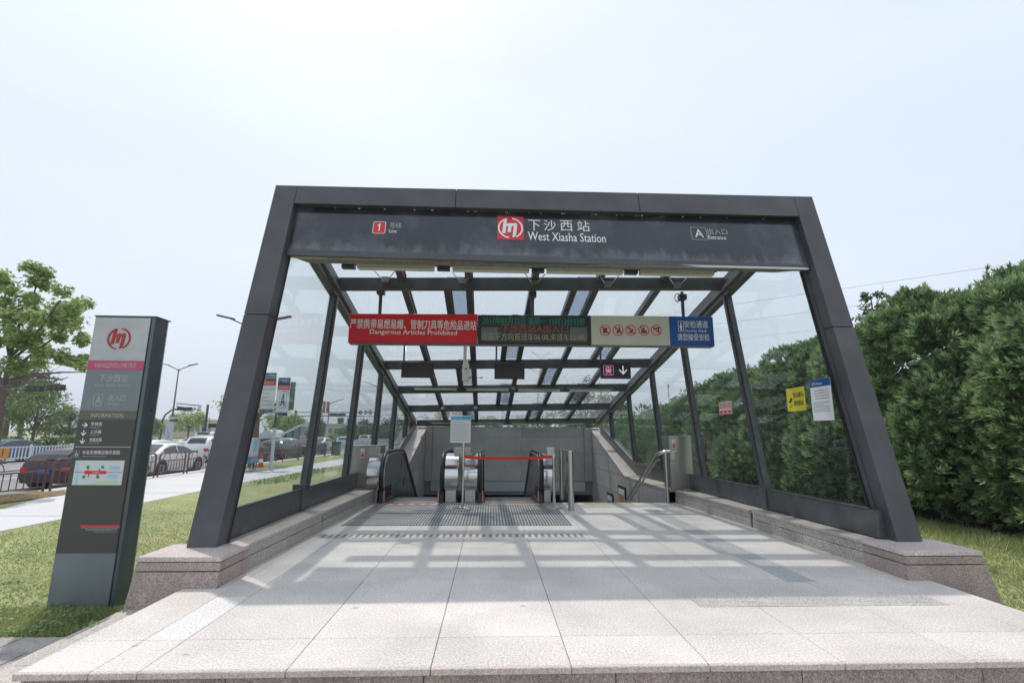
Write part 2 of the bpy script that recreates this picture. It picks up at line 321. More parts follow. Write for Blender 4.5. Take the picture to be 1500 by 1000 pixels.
mb = MB()   # path: straight near edge, flaring far edge towards the street
pp = [(-8.25, -20), (-8.3, 12), (-8.4, 18), (-7.9, 27), (-7.6, 40), (-7.6, 160), (-10.6, 160), (-10.2, 60), (-9.7, 31), (-10.1, 23), (-12.45, 22.4), (-12.5, 16), (-11.8, 14.5), (-10.7, 12), (-10.2, 8), (-10.2, -20)]
mb.add([(x, y, G0+.006) for x, y in pp], [tuple(range(len(pp)))]); obj('footpath', mb, PATHM, kind='structure')
mb = MB()
for i in range(26):   # saw-cut joints of the path
    y = 5+i*2.0; mb.add([(-10.05, y, G0+.011), (-8.35, y, G0+.011), (-8.35, y+.02, G0+.011), (-10.05, y+.02, G0+.011)], [(0, 1, 2, 3)])
obj('path_joint', mb, mat('path_joint_line', (.25,.24,.23), .9), kind='structure')
GS = -.72
sheet('far_ground', LAWN, [(-1500, -600, -13.0, 2500)], GS)
sheet('street', ROADM, [(-23.6, -40, -13.15, 260), (-40, -40, -24.4, 260), (-300, 88, -40, 110)], GS+.008)
sheet('median_strip', CONC, [(-24.4, -40, -23.6, 84)], GS+.05)
obj('street_kerb', MB().box((-13.14, -40, GS-.05), (-12.98, 260, G0+.004)), CONC, kind='structure')
sheet('kerbside_paving', PATHM, [(-12.975, -40, -12.4, 60)], G0+.010)
mb = MB()
for i in range(30):
    for x in (-16.6, -20.2, -28.2, -32): mb.add([(x-.07, 6+i*7, GS+.013), (x+.07, 6+i*7, GS+.013), (x+.07, 9+i*7, GS+.013), (x-.07, 9+i*7, GS+.013)], [(0, 1, 2, 3)])
obj('lane_marking', mb, mat('road_paint', (.75,.75,.72), .7), kind='structure')
mb = MB()   # low bank of dry grass at the kerb, left
n = 24
mb.add([(-12.95+1.5*i/n, 9+j*.45, G0+.02+.13*max(0, math.sin(math.pi*i/n))*max(0, math.sin(math.pi*j/14))) for j in range(15) for i in range(n+1)],
       [(j*(n+1)+i, j*(n+1)+i+1, (j+1)*(n+1)+i+1, (j+1)*(n+1)+i) for j in range(14) for i in range(n)])
obj('dry_grass_bank', mb, DRY, kind='structure', smooth=True)
mb = MB(); mb.add([(-12.2, 23.2, G0+.02), (-10.15, 23.0, G0+.02), (-10.0, 26.6, G0+.03), (-12.2, 27.5, G0+.02)], [(0, 1, 2, 3)]); obj('grass_verge', mb, LAWN, kind='structure')

# ------------------------------------------------------------------ platform of granite slabs
plat = thing('platform', None, None, (1.05, 6, -.45), kind='structure')
obj('platform_core', MB().box((-2.24, 3.11, -.449), (4.36, 9.74, -.02)), GROUT, plat)
XC = [-2.26, -1.86]+[.8*k for k in range(-2, 6)]+[4.38]
YR = [3.06, 3.47, 4.72, 5.97, 7.34, 8.55, 9.74]
g = .0022
for j in range(len(YR)-1):
    xs = list(XC); 
    for i in range(len(xs)-1):
        m = FLOORW if (i, j) == (1, 1) else FLOOR
        x0, x1, y0, y1 = xs[i]+g, xs[i+1]-g, YR[j]+g, YR[j+1]-g
        if (i, j) == (1, 1): y1 -= .42; obj('floor_slab', MB().box((x0, y1+.007, -.0195), (x1, y1+.42, 0)), FLOOR, plat, bevel=.002)
        obj('floor_slab', MB().box((x0, y0, -.0195), (x1, y1, -.0006*random.random())), m, plat, bevel=.002)
for i in range(len(XC)-1):   # stained nosing and riser pieces of the front edge
    obj('edge_strip', MB().box((XC[i]+.002, 3.035, -.036), (XC[i+1]-.002, 3.0625, .0)), PINKCAP, plat, bevel=.004)
for x0 in [-2.24+1.1*k for k in range(6)]:
    obj('riser_block', MB().box((x0+.003, 3.075, -.449), (x0+1.097, 3.105, -.052)), PINK, plat)
for k in range(2): obj('side_block', MB().box((-2.25, 3.11+k*.72, -.449), (-2.242, 3.82+k*.72, -.052)), PINK, plat)
for n_, (a, b) in enumerate((((-2.66, 2.5, -.30), (-2.262, 4.5, -.15)), ((-3.02, 2.2, -.449), (-2.662, 4.9, -.30)), ((-2.655, 2.66, -.30), (4.8, 3.07, -.151)), ((-3.01, 2.3, -.449), (5.1, 2.655, -.301)))):
    L_ = b[1]-a[1] if n_ < 2 else b[0]-a[0]; k = max(2, int(L_/1.0))
    for q in range(k):
        if n_ < 2: A_, B_ = (a[0], a[1]+L_*q/k+.002, a[2]), (b[0], a[1]+L_*(q+1)/k-.002, b[2])
        else: A_, B_ = (a[0]+L_*q/k+.002, a[1], a[2]), (a[0]+L_*(q+1)/k-.002, b[1], b[2])
        obj('step_block', MB().box(A_, B_), CURBTOP, plat, bevel=.006)
# tactile strips, grooved
TACT = mat('tactile_granite', (.56,.54,.51), .6, 0, .4, var=.1, speck=.3, sscale=150, dirt=.3, dcol=(.46,.43,.40))
def ribbed(name, x0, y0, x1, y1, n, along, m, z=.0025, hgt=.005, frac=.5, parent=plat, base=None):
    mb = MB()
    for i in range(n):
        if along == 'y': a = x0+(x1-x0)*i/n; mb.box((a, y0, 0), (a+(x1-x0)/n*frac, y1, z+hgt))
        else: a = y0+(y1-y0)*i/n; mb.box((x0, a, 0), (x1, a+(y1-y0)/n*frac, z+hgt))
    o = obj(name, mb, m, parent)
    if base: obj(name+'_base', MB().box((x0-.01, y0-.01, -.02), (x1+.01, y1+.01, z)), base, parent)
    return o
ribbed('tactile_strip', 1.95, 3.98, 3.95, 4.22, 8, 'x', TACT, frac=.55, hgt=.002)
ribbed('tactile_strip', 3.02, 4.6, 3.3, 8.9, 8, 'y', mat('tactile_granite_dark', (.45,.46,.47), .5, speck=.25, sscale=150), frac=.55, hgt=.002)
ribbed('tactile_strip', 1.98, 9.12, 3.78, 9.42, 8, 'x', TACT, frac=.55, hgt=.002)
ribbed('stair_warning_strip', 2.1, 9.5, 3.05, 9.68, 5, 'x', mat('worn_yellow_strip', (.52,.40,.17), .6, var=.2, vscale=8), frac=.6, hgt=.002)
MATD = mat('mat_base_dark', (.13,.135,.14), .6, var=.2, vscale=3)
MATL = mat('mat_rib_aluminium', (.42,.43,.435), .45, .4, var=.2, vscale=2, dirt=.4, dcol=(.16,.16,.16))
dm = obj('entrance_mat', MB().box((-1.80, 7.36, -.02), (1.52, 9.50, .004)), MATD, None, label='ribbed metal entrance mat set in the floor before the escalators', cat='mat')
mb = MB(); n = 74
for i in range(n): a = -1.79+3.3*i/n; mb.box((a, 7.37, .004), (a+.021, 9.49, .009))
o = obj('rib', mb, MATL, dm); o['kind'] = 'stuff'
dr = obj('drain_channel', MB().box((-1.85, 6.53, -.02), (1.54, 6.74, .003)), mat('drain_dark', (.22,.215,.21), .7), None, label='long slotted drain cover crossing the floor behind the front slabs', cat='drain')
mb = MB(); n = 40
for i in range(n): a = -1.85+3.39*i/n; mb.box((a, 6.53, .003), (a+.045, 6.74, .007))
mb.box((-1.86, 6.50, .0), (1.55, 6.53, .0075)); mb.box((-1.86, 6.74, .0), (1.55, 6.77, .0075))
o = obj('grate_bar', mb, TACT, dr); o['kind'] = 'stuff'

# paving flags on the ground, bottom left
pv = thing('pavement', None, None, (-4, 4, G0), kind='structure')
for j in range(5):
    for i in range(9):
        x0 = -3.04-.6*(i+1)+(.3 if j % 2 else 0); y0 = 4.72-.3*(j+1)
        obj('paving_flag', MB().box((x0+.004, y0+.004, G0-.03), (x0+.596, y0+.296, G0+.02-.004*random.random())), mat('weathered_flagstone', (.34,.325,.31), .8, var=.15, speck=.2, sscale=120, objvar=.12, dirt=.4, dcol=(.2,.18,.16)), pv, bevel=.004)

# ------------------------------------------------------------------ kerb walls along both sides, portal plinths
def curb(side):
    s = -1 if side == 'L' else 1
    xi = (lambda Y: -2.0+.027*(Y-5)) if s < 0 else (lambda Y: 4.19-.053*(Y-5))
    t = thing('stone_kerb', ('low granite kerb wall under the left glass wall' if s < 0 else 'low granite kerb wall under the right glass wall'), 'kerb wall', (xi(7)+s*.2, 7.3, 0), group='low granite walls under the glass')
    ys = [4.96, 5.96, 7.02, 7.06, 8.0, 8.95, 9.74]
    if s > 0: ys = [5.1, 6.1, 7.14, 7.19, 8.1, 9.0, 9.74]
    def seg(name, y0, y1, z0, z1, x_in, x_out, m, bv=.004):
        a, b = xi(y0)+s*x_in, xi(y1)+s*x_in; c, d = xi(y0)+s*x_out, xi(y1)+s*x_out
        lo = [(a, y0, z0), (c, y0, z0), (d, y1, z0), (b, y1, z0)]
        if s < 0: lo = lo[::-1]
        obj(name, MB().hexa(lo, [(x, y, z1) for x, y, z in lo]), m, t, bevel=bv)
    for i in range(len(ys)-1):
        y0, y1 = ys[i]+.003, ys[i+1]-.003
        if y1-y0 < .1: seg('expansion_joint', y0, y1, 0, .235, .02, .5, BLACK, 0); continue
        seg('kerb_block', y0, y1, -.449, .118, .0, .45, CURB)
        seg('kerb_block', y0, y1, .124, .208, .006, .45, CURB)
        seg('coping_slab', y0, y1, .211, .246, -.006, .46, CURBTOP)
    return t
kL = curb('L'); kR = curb('R')
def plinth(s):
    if s < 0: xi, xo, xg, y0, y1 = -1.972, -2.665, -2.74, 4.53, 5.02
    else: xi, xo, xg, y0, y1 = 4.172, 4.92, 5.08, 4.635, 5.16
    t = thing('portal_plinth', ('reddish granite plinth under the left portal leg, beside the totem' if s < 0 else 'reddish granite plinth under the right portal leg, by the hedge'), 'plinth', ((xi+xo)/2, (y0+y1)/2, -.45), group='granite plinths of the portal')
    def blk(name, z0, z1, grow, m, bv=.004):
        def outer(z): return xo+(xg-xo)*(.25-z)/.7
        def fr_(z): return y0-.05*(.25-z)/.7
        def q(z): return [(xi-s*grow, fr_(z)-grow, z), (outer(z)+s*grow, fr_(z)-grow, z), (outer(z)+s*grow, y1+.1*(.25-z)/.7, z), (xi-s*grow, y1, z)]
        a, b = q(z0), q(z1)
        if s < 0: a, b = a[::-1], b[::-1]
        obj(name, MB().hexa(a, b), m, t, bevel=bv)
    blk('plinth_core', -.449, .24, -.03, DARKGAP, 0)
    blk('base_course', -.448, .128, 0, PINK); blk('upper_course', .136, .205, 0, PINK); blk('cap_slab', .211, .25, .006, PINKCAP)
plinth(-1); plinth(1)

# ------------------------------------------------------------------ the canopy
can = thing('station_canopy', 'dark metal and glass entrance canopy leaning back over the stairwell', 'entrance canopy', (1.05, 5, .25))
def FYp(x, z): u = (x+2.47)/7.19; return (4.865+.165*u)+.235*(z-.25)
def zt(x): u = (x+2.47)/7.19; return 4.40+.15*u
XL, XRf = -2.3, (lambda Y: 4.42-.032*(Y-5.2))
def XR(Y): return XRf(Y)
def ZB(Y, X=1.): return 3.69-.226*(Y-7.86)+.02*(X-1)
def ZG(Y, X=1.): return ZB(Y, X)+.22
def leg(x0, x1, s):
    zj = 2.60
    for za, zb in ((.25, zj-.004), (zj+.004, None)):
        def q(z_): 
            return [(x0, FYp(x0, z_(x0)), z_(x0)), (x1, FYp(x1, z_(x1)), z_(x1)), (x1, FYp(x1, z_(x1))+.17, z_(x1)), (x0, FYp(x0, z_(x0))+.17, z_(x0))]
        zt_ = (lambda x, zb=zb: zb if zb else zt(x)); za_ = (lambda x, za=za: za)
        obj('leg_cladding', MB().hexa(q(za_), q(zt_)), CLAD, can, bevel=.004)
    xi = x1 if s < 0 else x0; wd = (.018 if s < 0 else -.045)
    def q2(z, pts): return [(xi+wd*a, FYp(xi, z)+d, z) for a, d in pts]
    def pr(name, pts, z0, z1, m):
        p = pts if s > 0 else pts; mb = MB(); A, B = q2(z0, pts), q2(z1, pts); n = len(pts); mb.add(A+B, [tuple(range(n)), tuple(range(2*n-1, n-1, -1))]+[(i, i+n, (i+1) % n+n, (i+1) % n) for i in range(n)]); obj(name, mb, m, can)
    d1, d2 = (.185, .205) if s < 0 else (.225, .26)
    pr('leg_return', [(-1.6, .165), (.35, .165), (.35, d1), (-1.6, d1)], .25, 4.0, CLAD)
    pr('leg_gasket', [(-1.2, d1), (.8, d1), (.8, d2), (-1.2, d2)], .25, 3.45, BLACK)
leg(-2.47, -2.2, -1); leg(4.45, 4.72, 1)
jx = [-2.2, at(667, 287, 5.8).x, at(939, 293, 5.85).x, 4.45]
for i in range(3):
    x0, x1 = jx[i]+.003, jx[i+1]-.003
    def q(f): return [(x0, FYp(x0, f(x0)), f(x0)), (x1, FYp(x1, f(x1)), f(x1)), (x1, FYp(x1, f(x1))+.5, f(x1)), (x0, FYp(x0, f(x0))+.5, f(x0))]
    obj('header_cladding', MB().hexa(q(lambda x: 4.13+.012*(x+2.2)), q(zt)), CLAD, can, bevel=.004)
obj('header_core', MB().hexa([(-2.19, 5.95, 4.15), (4.44, 6.0, 4.2), (4.44, 6.3, 4.2), (-2.19, 6.3, 4.15)], [(-2.19, 6.0, 4.38), (4.44, 6.05, 4.5), (4.44, 6.33, 4.5), (-2.19, 6.33, 4.38)]), BLACK, can)
# header sign glass
def HP(x, z, d=.10): return (x, FYp(x, z)+d, z)
zb_h, zt_h = 3.50, 4.145
lo = [HP(-2.195, zb_h), HP(4.445, zb_h), HP(4.445, zb_h, .13), HP(-2.195, zb_h, .13)]; hi = [HP(-2.195, zt_h), HP(4.445, zt_h+.08), HP(4.445, zt_h+.08, .13), HP(-2.195, zt_h, .13)]
hg = obj('header_sign_glass', MB().hexa(lo, hi), HEADG, can)
obj('header_bottom_rail', MB().hexa([HP(-2.195, 3.415, .09), HP(4.445, 3.415, .09), HP(4.445, 3.415, .15), HP(-2.195, 3.415, .15)], [HP(-2.195, 3.497, .085), HP(4.445, 3.497, .085), HP(4.445, 3.497, .15), HP(-2.195, 3.497, .15)]), CLAD, can, bevel=.004)
obj('soffit_trim', MB().hexa([(-2.19, 5.77, 3.413), (4.42, 5.84, 3.413), (4.42, 5.885, 3.413), (-2.17, 5.815, 3.413)], [(-2.19, 5.77, 3.44), (4.42, 5.84, 3.44), (4.42, 5.885, 3.44), (-2.17, 5.815, 3.44)]), SATIN, can)
obj('soffit_panel', MB().hexa([(-2.165, 5.818, 3.425), (4.40, 5.888, 3.425), (4.14, 6.11, 3.462), (-2.06, 6.09, 3.452)], [(-2.165, 5.818, 3.475), (4.40, 5.888, 3.475), (4.14, 6.11, 3.50), (-2.06, 6.09, 3.50)]), UNDER, can)
obj('header_back_panel', MB().box((-2.05, 6.06, 3.50), (4.12, 6.09, 4.14)), UNDER, can)
# white peeling sealant flecks along the top of the sign glass
mb = MB()
for x in (-1.72, -1.43, -1.42, -1.10, -.72, -.5, -.49, -.03, .06, .08, .47, .49, .52, .78, .93, 1.21, 1.22, 1.25, 1.62, 1.66, 1.95, 2.03, 2.22, 2.26, 2.29, 2.56, 2.6, 2.85, 3.1, 3.47, 3.98):
    z0 = 4.118+.012*(x+2.2); l_ = .008+.02*random.random(); p = Vector(HP(x, z0, .095)); mb.box(p, p+Vector((l_, .002, .006+.012*random.random())))
obj('peeling_sealant', mb, WHITE, hg)['kind'] = 'stuff'
# header lettering: frame in the leaning plane
eyl = Vector((0, .235, 1)).normalized(); A0 = Vector(HP(-2.195, 3.5)); exl = (Vector(HP(4.445, 3.5))-A0).normalized()
HF = Frame(A0-Vector((0, .001, 0)), exl, eyl-exl*eyl.dot(exl))
def hpix(px, py):
    """header-plane coordinates of what the photograph shows at a pixel"""
    d = at(px, py, 5)-Vector((CX, 0, CZ)); t = (HF.o-Vector((CX, 0, CZ))).dot(HF.n)/d.dot(HF.n); q_ = Vector((CX, 0, CZ))+d*t-HF.o
    return q_.dot(HF.ex), q_.dot(HF.ey)
def hbox(x0, y1, x1, y0): a = hpix(x0, y0); b = hpix(x1, y1); return a[0], a[1], b[0], b[1]
a = hbox(545, 325, 566, 342)
obj('line_badge_border', poly2(MB(), HF, rounded(*a, .025), .001, .003), WHITE, hg); obj('line_badge', poly2(MB(), HF, rounded(a[0]+.008, a[1]+.008, a[2]-.008, a[3]-.008, .02), .003, .005), REDP, hg)
a = hbox(551.8, 328, 558.6, 339.2); w1, h1 = a[2]-a[0], a[3]-a[1]
obj('lettering', poly2(MB(), HF, [(a[0]+w1*fx, a[1]+h1*fy) for fx, fy in ((.45, 0), (.72, 0), (.86, 1), (.62, 1), (.12, .80), (.10, .64), (.52, .74))], .005, .0065), WHITE, hg)
lettering(hg, HF, '号线', *hbox(570.5, 326.5, 588.5, 334), WHITE2, bold=.0, h=.003); lettering(hg, HF, 'Line', *hbox(570, 336.2, 581.5, 341), WHITE, h=.003)
a = hbox(728.5, 318, 766.5, 351); obj('logo_plate', poly2(MB(), HF, [(a[0], a[1]), (a[2], a[1]), (a[2], a[3]), (a[0], a[3])], .001, .004), REDP, hg)
metro_logo(hg, HF, (a[0]+a[2])/2, (a[1]+a[3])/2, (a[3]-a[1])*.44, WHITE, .005, .007)
for i, ch in enumerate('下沙西站'): 
    x = (774, 797, 821, 846)[i]; lettering(hg, HF, ch, *hbox(x, 322.6+i*.4, x+17, 337.6+i*.4), WHITE, bold=-.004, h=.003)
lettering(hg, HF, 'West Xiasha Station', *hbox(773.5, 343.2, 886.5, 352), WHITE, bold=.012, h=.003)
a = hbox(1014, 333.5, 1033.5, 351); obj('exit_badge', frame_line(MB(), HF, *a, .007, .001, .004, .02), WHITE2, hg)
lettering(hg, HF, 'A', *hbox(1018.5, 336.5, 1029, 347.5), WHITE, bold=0, h=.003)
lettering(hg, HF, '出入口', *hbox(1037, 335.5, 1064, 343), WHITE2, bold=0, h=.003); lettering(hg, HF, 'Entrance', *hbox(1038, 345.6, 1063, 350.6), WHITE, h=.003)

# side frames: beams, posts, rails, panes
SLP0, SLP = 12.85, .29
def RT(Y): return .53+max(0, (Y-SLP0))*SLP
BASEY = [5.2+1.95*i for i in range(6)]
for s in (-1, 1):
    X = (lambda Y: XL) if s < 0 else XR
    def bot(Y): return ZG(Y, X(Y))-.36
    def hit(b, f):
        z = 1.
        for _ in range(40): z = f(b+.21*(z-.25))
        return b+.21*(z-.25), z
    Ya, Yb = 6.12, 17.0
    def q(Y): return [(X(Y)-.06, Y, bot(Y)), (X(Y)+.06, Y, bot(Y)), (X(Y)+.06, Y, bot(Y)+.34), (X(Y)-.06, Y, bot(Y)+.34)]
    a, b = q(Ya), q(Yb); obj('side_beam', MB().add(a+b, [(0,1,2,3),(7,6,5,4),(0,4,5,1),(1,5,6,2),(2,6,7,3),(3,7,4,0)]), CLAD2, can, bevel=.004)
    def q(Y, k=s): return [(X(Y)-s*.06, Y, bot(Y)+.1), (X(Y)-s*.10, Y, bot(Y)+.1), (X(Y)-s*.10, Y, bot(Y)+.16), (X(Y)-s*.06, Y, bot(Y)+.16)]
    a, b = q(Ya+.3), q(Yb-.1); obj('inner_ledge', MB().add(a+b, [(0,1,2,3),(7,6,5,4),(0,4,5,1),(1,5,6,2),(2,6,7,3),(3,7,4,0)]), UNDER, can)
    for i in range(1, 6):
        y0, z0 = hit(BASEY[i], RT); y1, z1 = hit(BASEY[i], bot)
        mb = MB().beam((X(y0), y0-.004, z0-.02), (X(y1), y1, z1+.03), .088, .12, (0, 1, 0)); obj('side_post', mb, CLAD2, can, bevel=.004)
        mb = MB().beam((X(y0)-s*.062, y0, z0), (X(y1)-s*.062, y1, z1+.02), .03, .05, (0, 1, 0)); obj('post_cover_strip', mb, CLAD, can)
    # bottom rail pieces
    for (ya, yb) in ((5.06 if s < 0 else 5.16, 7.0 if s < 0 else 7.12), (7.1 if s < 0 else 7.22, SLP0), (SLP0+.01, 16.5)):
        def q(Y): 
            z = RT(Y); return [(X(Y)-.055, Y, z-.275), (X(Y)+.055, Y, z-.275), (X(Y)+.055, Y, z), (X(Y)-.055, Y, z)]
        a, b = q(ya), q(yb); obj('bottom_rail', MB().add(a+b, [(0,1,2,3),(7,6,5,4),(0,4,5,1),(1,5,6,2),(2,6,7,3),(3,7,4,0)]), CLAD2, can, bevel=.012, segs=2)
        def q(Y):
            z = RT(Y); x = X(Y)-s*.05; return [(x-.012, Y, z+.001), (x+.012, Y, z+.001), (x+.012, Y, z+.02), (x-.012, Y, z+.02)]
        a, b = q(ya+.1), q(yb); obj('glazing_bead', MB().add(a+b, [(0,1,2,3),(7,6,5,4),(0,4,5,1),(1,5,6,2),(2,6,7,3),(3,7,4,0)]), SATIN if ya > SLP0 else CLAD2, can)
    yc = 7.05 if s < 0 else 7.17
    obj('rail_joint_cover', MB().box((X(yc)-.075, yc-.06, .25), (X(yc)+.075, yc+.06, .60)), CLAD2, can, bevel=.006)
    # panes
    for i in range(6):
        b0 = BASEY[i]+(.12 if i == 0 else .05); y0, z0 = hit(b0, RT); y1, z1 = hit(b0, bot)
        if i == 0: y1, z1 = hit(b0, lambda Y: 3.95); y1, z1 = b0+.21*3.3, 3.55
        if i < 5:
            b1 = BASEY[i+1]-.05; y2, z2 = hit(b1, RT); y3, z3 = hit(b1, bot)
            pts = [(y0, z0)]+([(SLP0, RT(SLP0))] if y0 < SLP0 < y2 else [])+[(y2, z2), (y3, z3), (y1, z1)]
            if i == 0: pts = pts[:-1]+[(6.1, bot(6.1)), (y1, z1)]
        else: pts = [(y0, z0), (16.35, RT(16.35)), (y1, z1)]
        mb = MB(); mb.prism([(X(y)-.004, y, z) for y, z in pts], (.008, 0, 0)); obj('side_pane', mb, SIDEG, can)
# roof: cross beams, long bars, panes
VY = [6.33, 7.86, 9.72, 11.57, 13.43, 15.29, 17.08]
for i, Y in enumerate(VY[1:]):
    a, b = XL+.07, XR(Y)-.07
    def q(z): return [(a, Y-.05, ZB(Y, a)+z), (b, Y-.05, ZB(Y, b)+z), (b, Y+.05, ZB(Y, b)+z-.01), (a, Y+.05, ZB(Y, a)+z-.01)]
    obj('cross_beam', MB().hexa(q(0), q(.2)), CLAD2, can, bevel=.004)
def bx_(k, Y): a, b = XL, XR(Y); return a+(b-a)*k/6
def bar(k, Y0, Y1, off=0., w=.115):
    x0, x1 = bx_(k, Y0)+off, bx_(k, Y1)+off; h = .10
    obj('roof_bar', MB().beam((x0, Y0+.05, ZG(Y0+.05, x0)-h/2-.004), (x1, Y1-.05, ZG(Y1-.05, x1)-h/2-.004), w, h), CLAD2, can)
    obj('roof_bar_seal', MB().beam((x0+w/2+.009, Y0+.05, ZG(Y0+.05, x0)-.02), (x1+w/2+.009, Y1-.05, ZG(Y1-.05, x1)-.02), .016, .03), BLACK, can)
VYe = VY+[17.55]
for j in range(len(VYe)-1):
    Y0, Y1 = VYe[j], VYe[j+1]; strips = (2, 4) if j in (1, 3, 5, 6) else (3, 5)
    if j == 0: strips = ()
    for k in range(1, 6):
        bar(k, Y0, Y1)
        if k in strips: bar(k, Y0, Y1, -.38)
    for k in range(6):
        parts = [(bx_(k, Y0), bx_(k+1, Y0), bx_(k, Y1), bx_(k+1, Y1), ROOFG)]
        if k+1 in strips: c, d = parts[0][1]-.38, parts[0][3]-.38; parts = [(parts[0][0], c, parts[0][2], d, ROOFG), (c, parts[0][1], d, parts[0][3], ROOFD)]
        for a, b, c, d, m in parts:
            mb = MB(); e = .012
            lo = [(a+e, Y0+e, ZG(Y0, a)), (b-e, Y0+e, ZG(Y0, b)), (d-e, Y1-e, ZG(Y1, d)), (c+e, Y1-e, ZG(Y1, c))]
            mb.hexa(lo, [(x, y, z+.012) for x, y, z in lo]); obj('roof_pane', mb, m, can)
obj('eave_panel', MB().hexa([(-2.2, 6.335, ZG(6.335, -2.2)+.03), (4.3, 6.335, ZG(6.335, 4.3)+.03), (4.3, 6.80, ZG(6.8, 4.3)+.03), (-2.2, 6.80, ZG(6.8, -2.2)+.03)], [(-2.2, 6.335, ZG(6.335, -2.2)+.06), (4.3, 6.335, ZG(6.335, 4.3)+.06), (4.3, 6.80, ZG(6.8, 4.3)+.06), (-2.2, 6.80, ZG(6.8, -2.2)+.06)]), UNDER, can)
obj('light_tray', MB().box((-1.95, 6.90, 3.828), (4.05, 7.15, 3.85)), UNDER, can)
for (x, v) in ((bx_(1, 13.43), 13.43), (bx_(2, 13.43), 13.43), (bx_(1, 15.2)+.05, 15.29), (bx_(2, 15.2), 15.29), (bx_(3, 13.4), 13.43)):
    obj('bracket', MB().box((x-.05, v-.085, ZB(v, x)+.06), (x+.05, v-.055, ZB(v, x)+.16)), SATIN, can)
# fluorescent fittings in rows
LT = mat('fluorescent_diffuser', (.62,.62,.56), .5, var=.05)
LN = ['front', 'middle', 'rear']
def lights(px, Y, z0, z1, row):
    names = ['leftmost', 'second from the left', 'third from the left', 'rightmost']
    for i, (a, b) in enumerate(px):
        xa, xb = at(a, 500, Y).x, at(b, 500, Y).x
        # x depends on height: use the right row height
        xa, xb = at(a, ROWY[row], Y).x, at(b, ROWY[row], Y).x
        t = thing('ceiling_light', f'{names[i]} cream fluorescent light of the {LN[row]} row under the glass roof', 'light', ((xa+xb)/2, Y, z0), group='fluorescent lights under the glass roof')
        obj('diffuser', MB().box((xa, Y-.055, z0), (xb, Y+.055, z1)), LT, t, bevel=.006)
        obj('housing', MB().box((xa-.08, Y-.06, z1+.001), (xb+.08, Y+.06, z1+.05)), UNDER, t)
        if row == 0:
            xm = (xa+xb)/2
            for xx in (xa-.14, ): obj('hanger_box', MB().box((xx-.09, Y-.05, z0+.005), (xx+.10, Y+.05, z1+.03)), CLAD2, t)
ROWY = [396, 571, 619]
lights([(524, 636), (663, 775), (801, 912), (937, 1044)], 7.0, 3.695, 3.775, 0)
lights([(607, 669), (683.5, 745), (759, 820), (834, 894)], 13.31, 2.445, 2.505, 1)
lights([(632, 680), (690, 738), (749, 796), (807, 854)], 16.97, 1.62, 1.655, 2)
for x in [at(p, 405, 7.75).x for p in (565, 678, 783, 890, 990)]:   # Y-shaped stays on the first cross beam
    mb = MB(); Y = 7.74; z = 3.73
    mb.box((x-.06, Y-.03, z), (x+.06, Y+.03, z+.09)); mb.tube([(x-.03, Y, z+.02), (x-.17, Y-.1, z+.17)], .008, 6); mb.tube([(x+.03, Y, z+.02), (x+.17, Y-.1, z+.17)], .008, 6)
    obj('light_stay', mb, SATIN, can)

# ------------------------------------------------------------------ stairwell pit
pit = thing('stairwell', None, None, (1, 12, -4), kind='structure')
XWL, XWR = -1.90, 3.80
obj('stairwell_floor', MB().box((-2.4, 14, -4.0), (4.3, 34, -3.9)), CONC, pit)
obj('passage_ceiling', MB().box((-2.4, 17.02, -.72), (4.3, 34, -.62)), CONC, pit)
for a, b in (((-2.43, 9.76, -4), (XWL-.035, 34, .2)), ((XWR+.035, 9.76, -4), (4.25, 34, .2))): obj('wall_core', MB().box(a, b), CONC, pit)
obj('passage_end', MB().box((-2.4, 34, -4), (4.3, 34.2, -.6)), CONC, pit)
obj('landing_face', MB().box((-1.89, 9.66, -4), (3.79, 9.735, -.06)), CONC, pit)
obj('back_wall_core', MB().box((-2.3, 17.03, -.62), (4.1, 17.3, 1.50)), CONC, pit)
ROWZ = [-4.0, -3.2, -2.7, -2.19, -1.71, -1.23, -.75, -.27, .21, .69, 1.17, 1.53]
for i in range(len(ROWZ)-1):
    if ROWZ[i+1] > -.3 and ROWZ[i] > -.3:
        for a, b in ((-1.66, 1.372), (1.372, 3.54)): obj('wall_slab', MB().box((a+.004, 17.0, ROWZ[i]+.004), (b-.004, 17.028, ROWZ[i+1]-.004)), WALLG, pit)
        for a, b in ((XWL+.01, -1.664), (3.544, XWR-.01)): obj('pilaster_slab', MB().box((a, 16.9, ROWZ[i]+.004), (b, 17.028, ROWZ[i+1]-.004)), CURBTOP, pit)
    for s, X in ((-1, XWL), (1, XWR)):
        for j in range(6):
            y0, y1 = 9.77+1.21*j, 9.77+1.21*(j+1); top = lambda Y: .205+max(0, Y-SLP0)*SLP
            z0, z1 = ROWZ[i], ROWZ[i+1]
            if z0 >= top(y1)-.03: continue
            pts = [(y0, z0)]+[(y1, z0)]+[(y1, min(z1, top(y1)))]
            if y0 < SLP0 < y1 and top(y1) < z1: pts.append((SLP0, min(z1, top(SLP0))))
            if min(z1, top(y1)) == z1 and top(y0) < z1 and top(y0) > z0: pts.append((y0+(z1-top(y0))/SLP if y0 > SLP0 else SLP0+(z1-.205)/SLP, z1))
            pts.append((y0, max(z0, min(z1, top(y0)))))
            cyy = sum(p[0] for p in pts)/len(pts); czz = sum(p[1] for p in pts)/len(pts)
            pts = [(a_+(.004 if a_ < cyy else -.004), b_+(.004 if b_ < czz else -.004)) for a_, b_ in pts]
            mb = MB(); mb.prism([(X, a_, b_) for a_, b_ in pts], (s*.03, 0, 0)); obj('wall_slab', mb, WALLG, pit)
obj('lintel_panel', MB().box((-1.66, 16.96, -.60), (3.54, 17.02, -.29)), mat('pale_blue_grey_metal', (.50,.55,.57), .4, .3), pit)
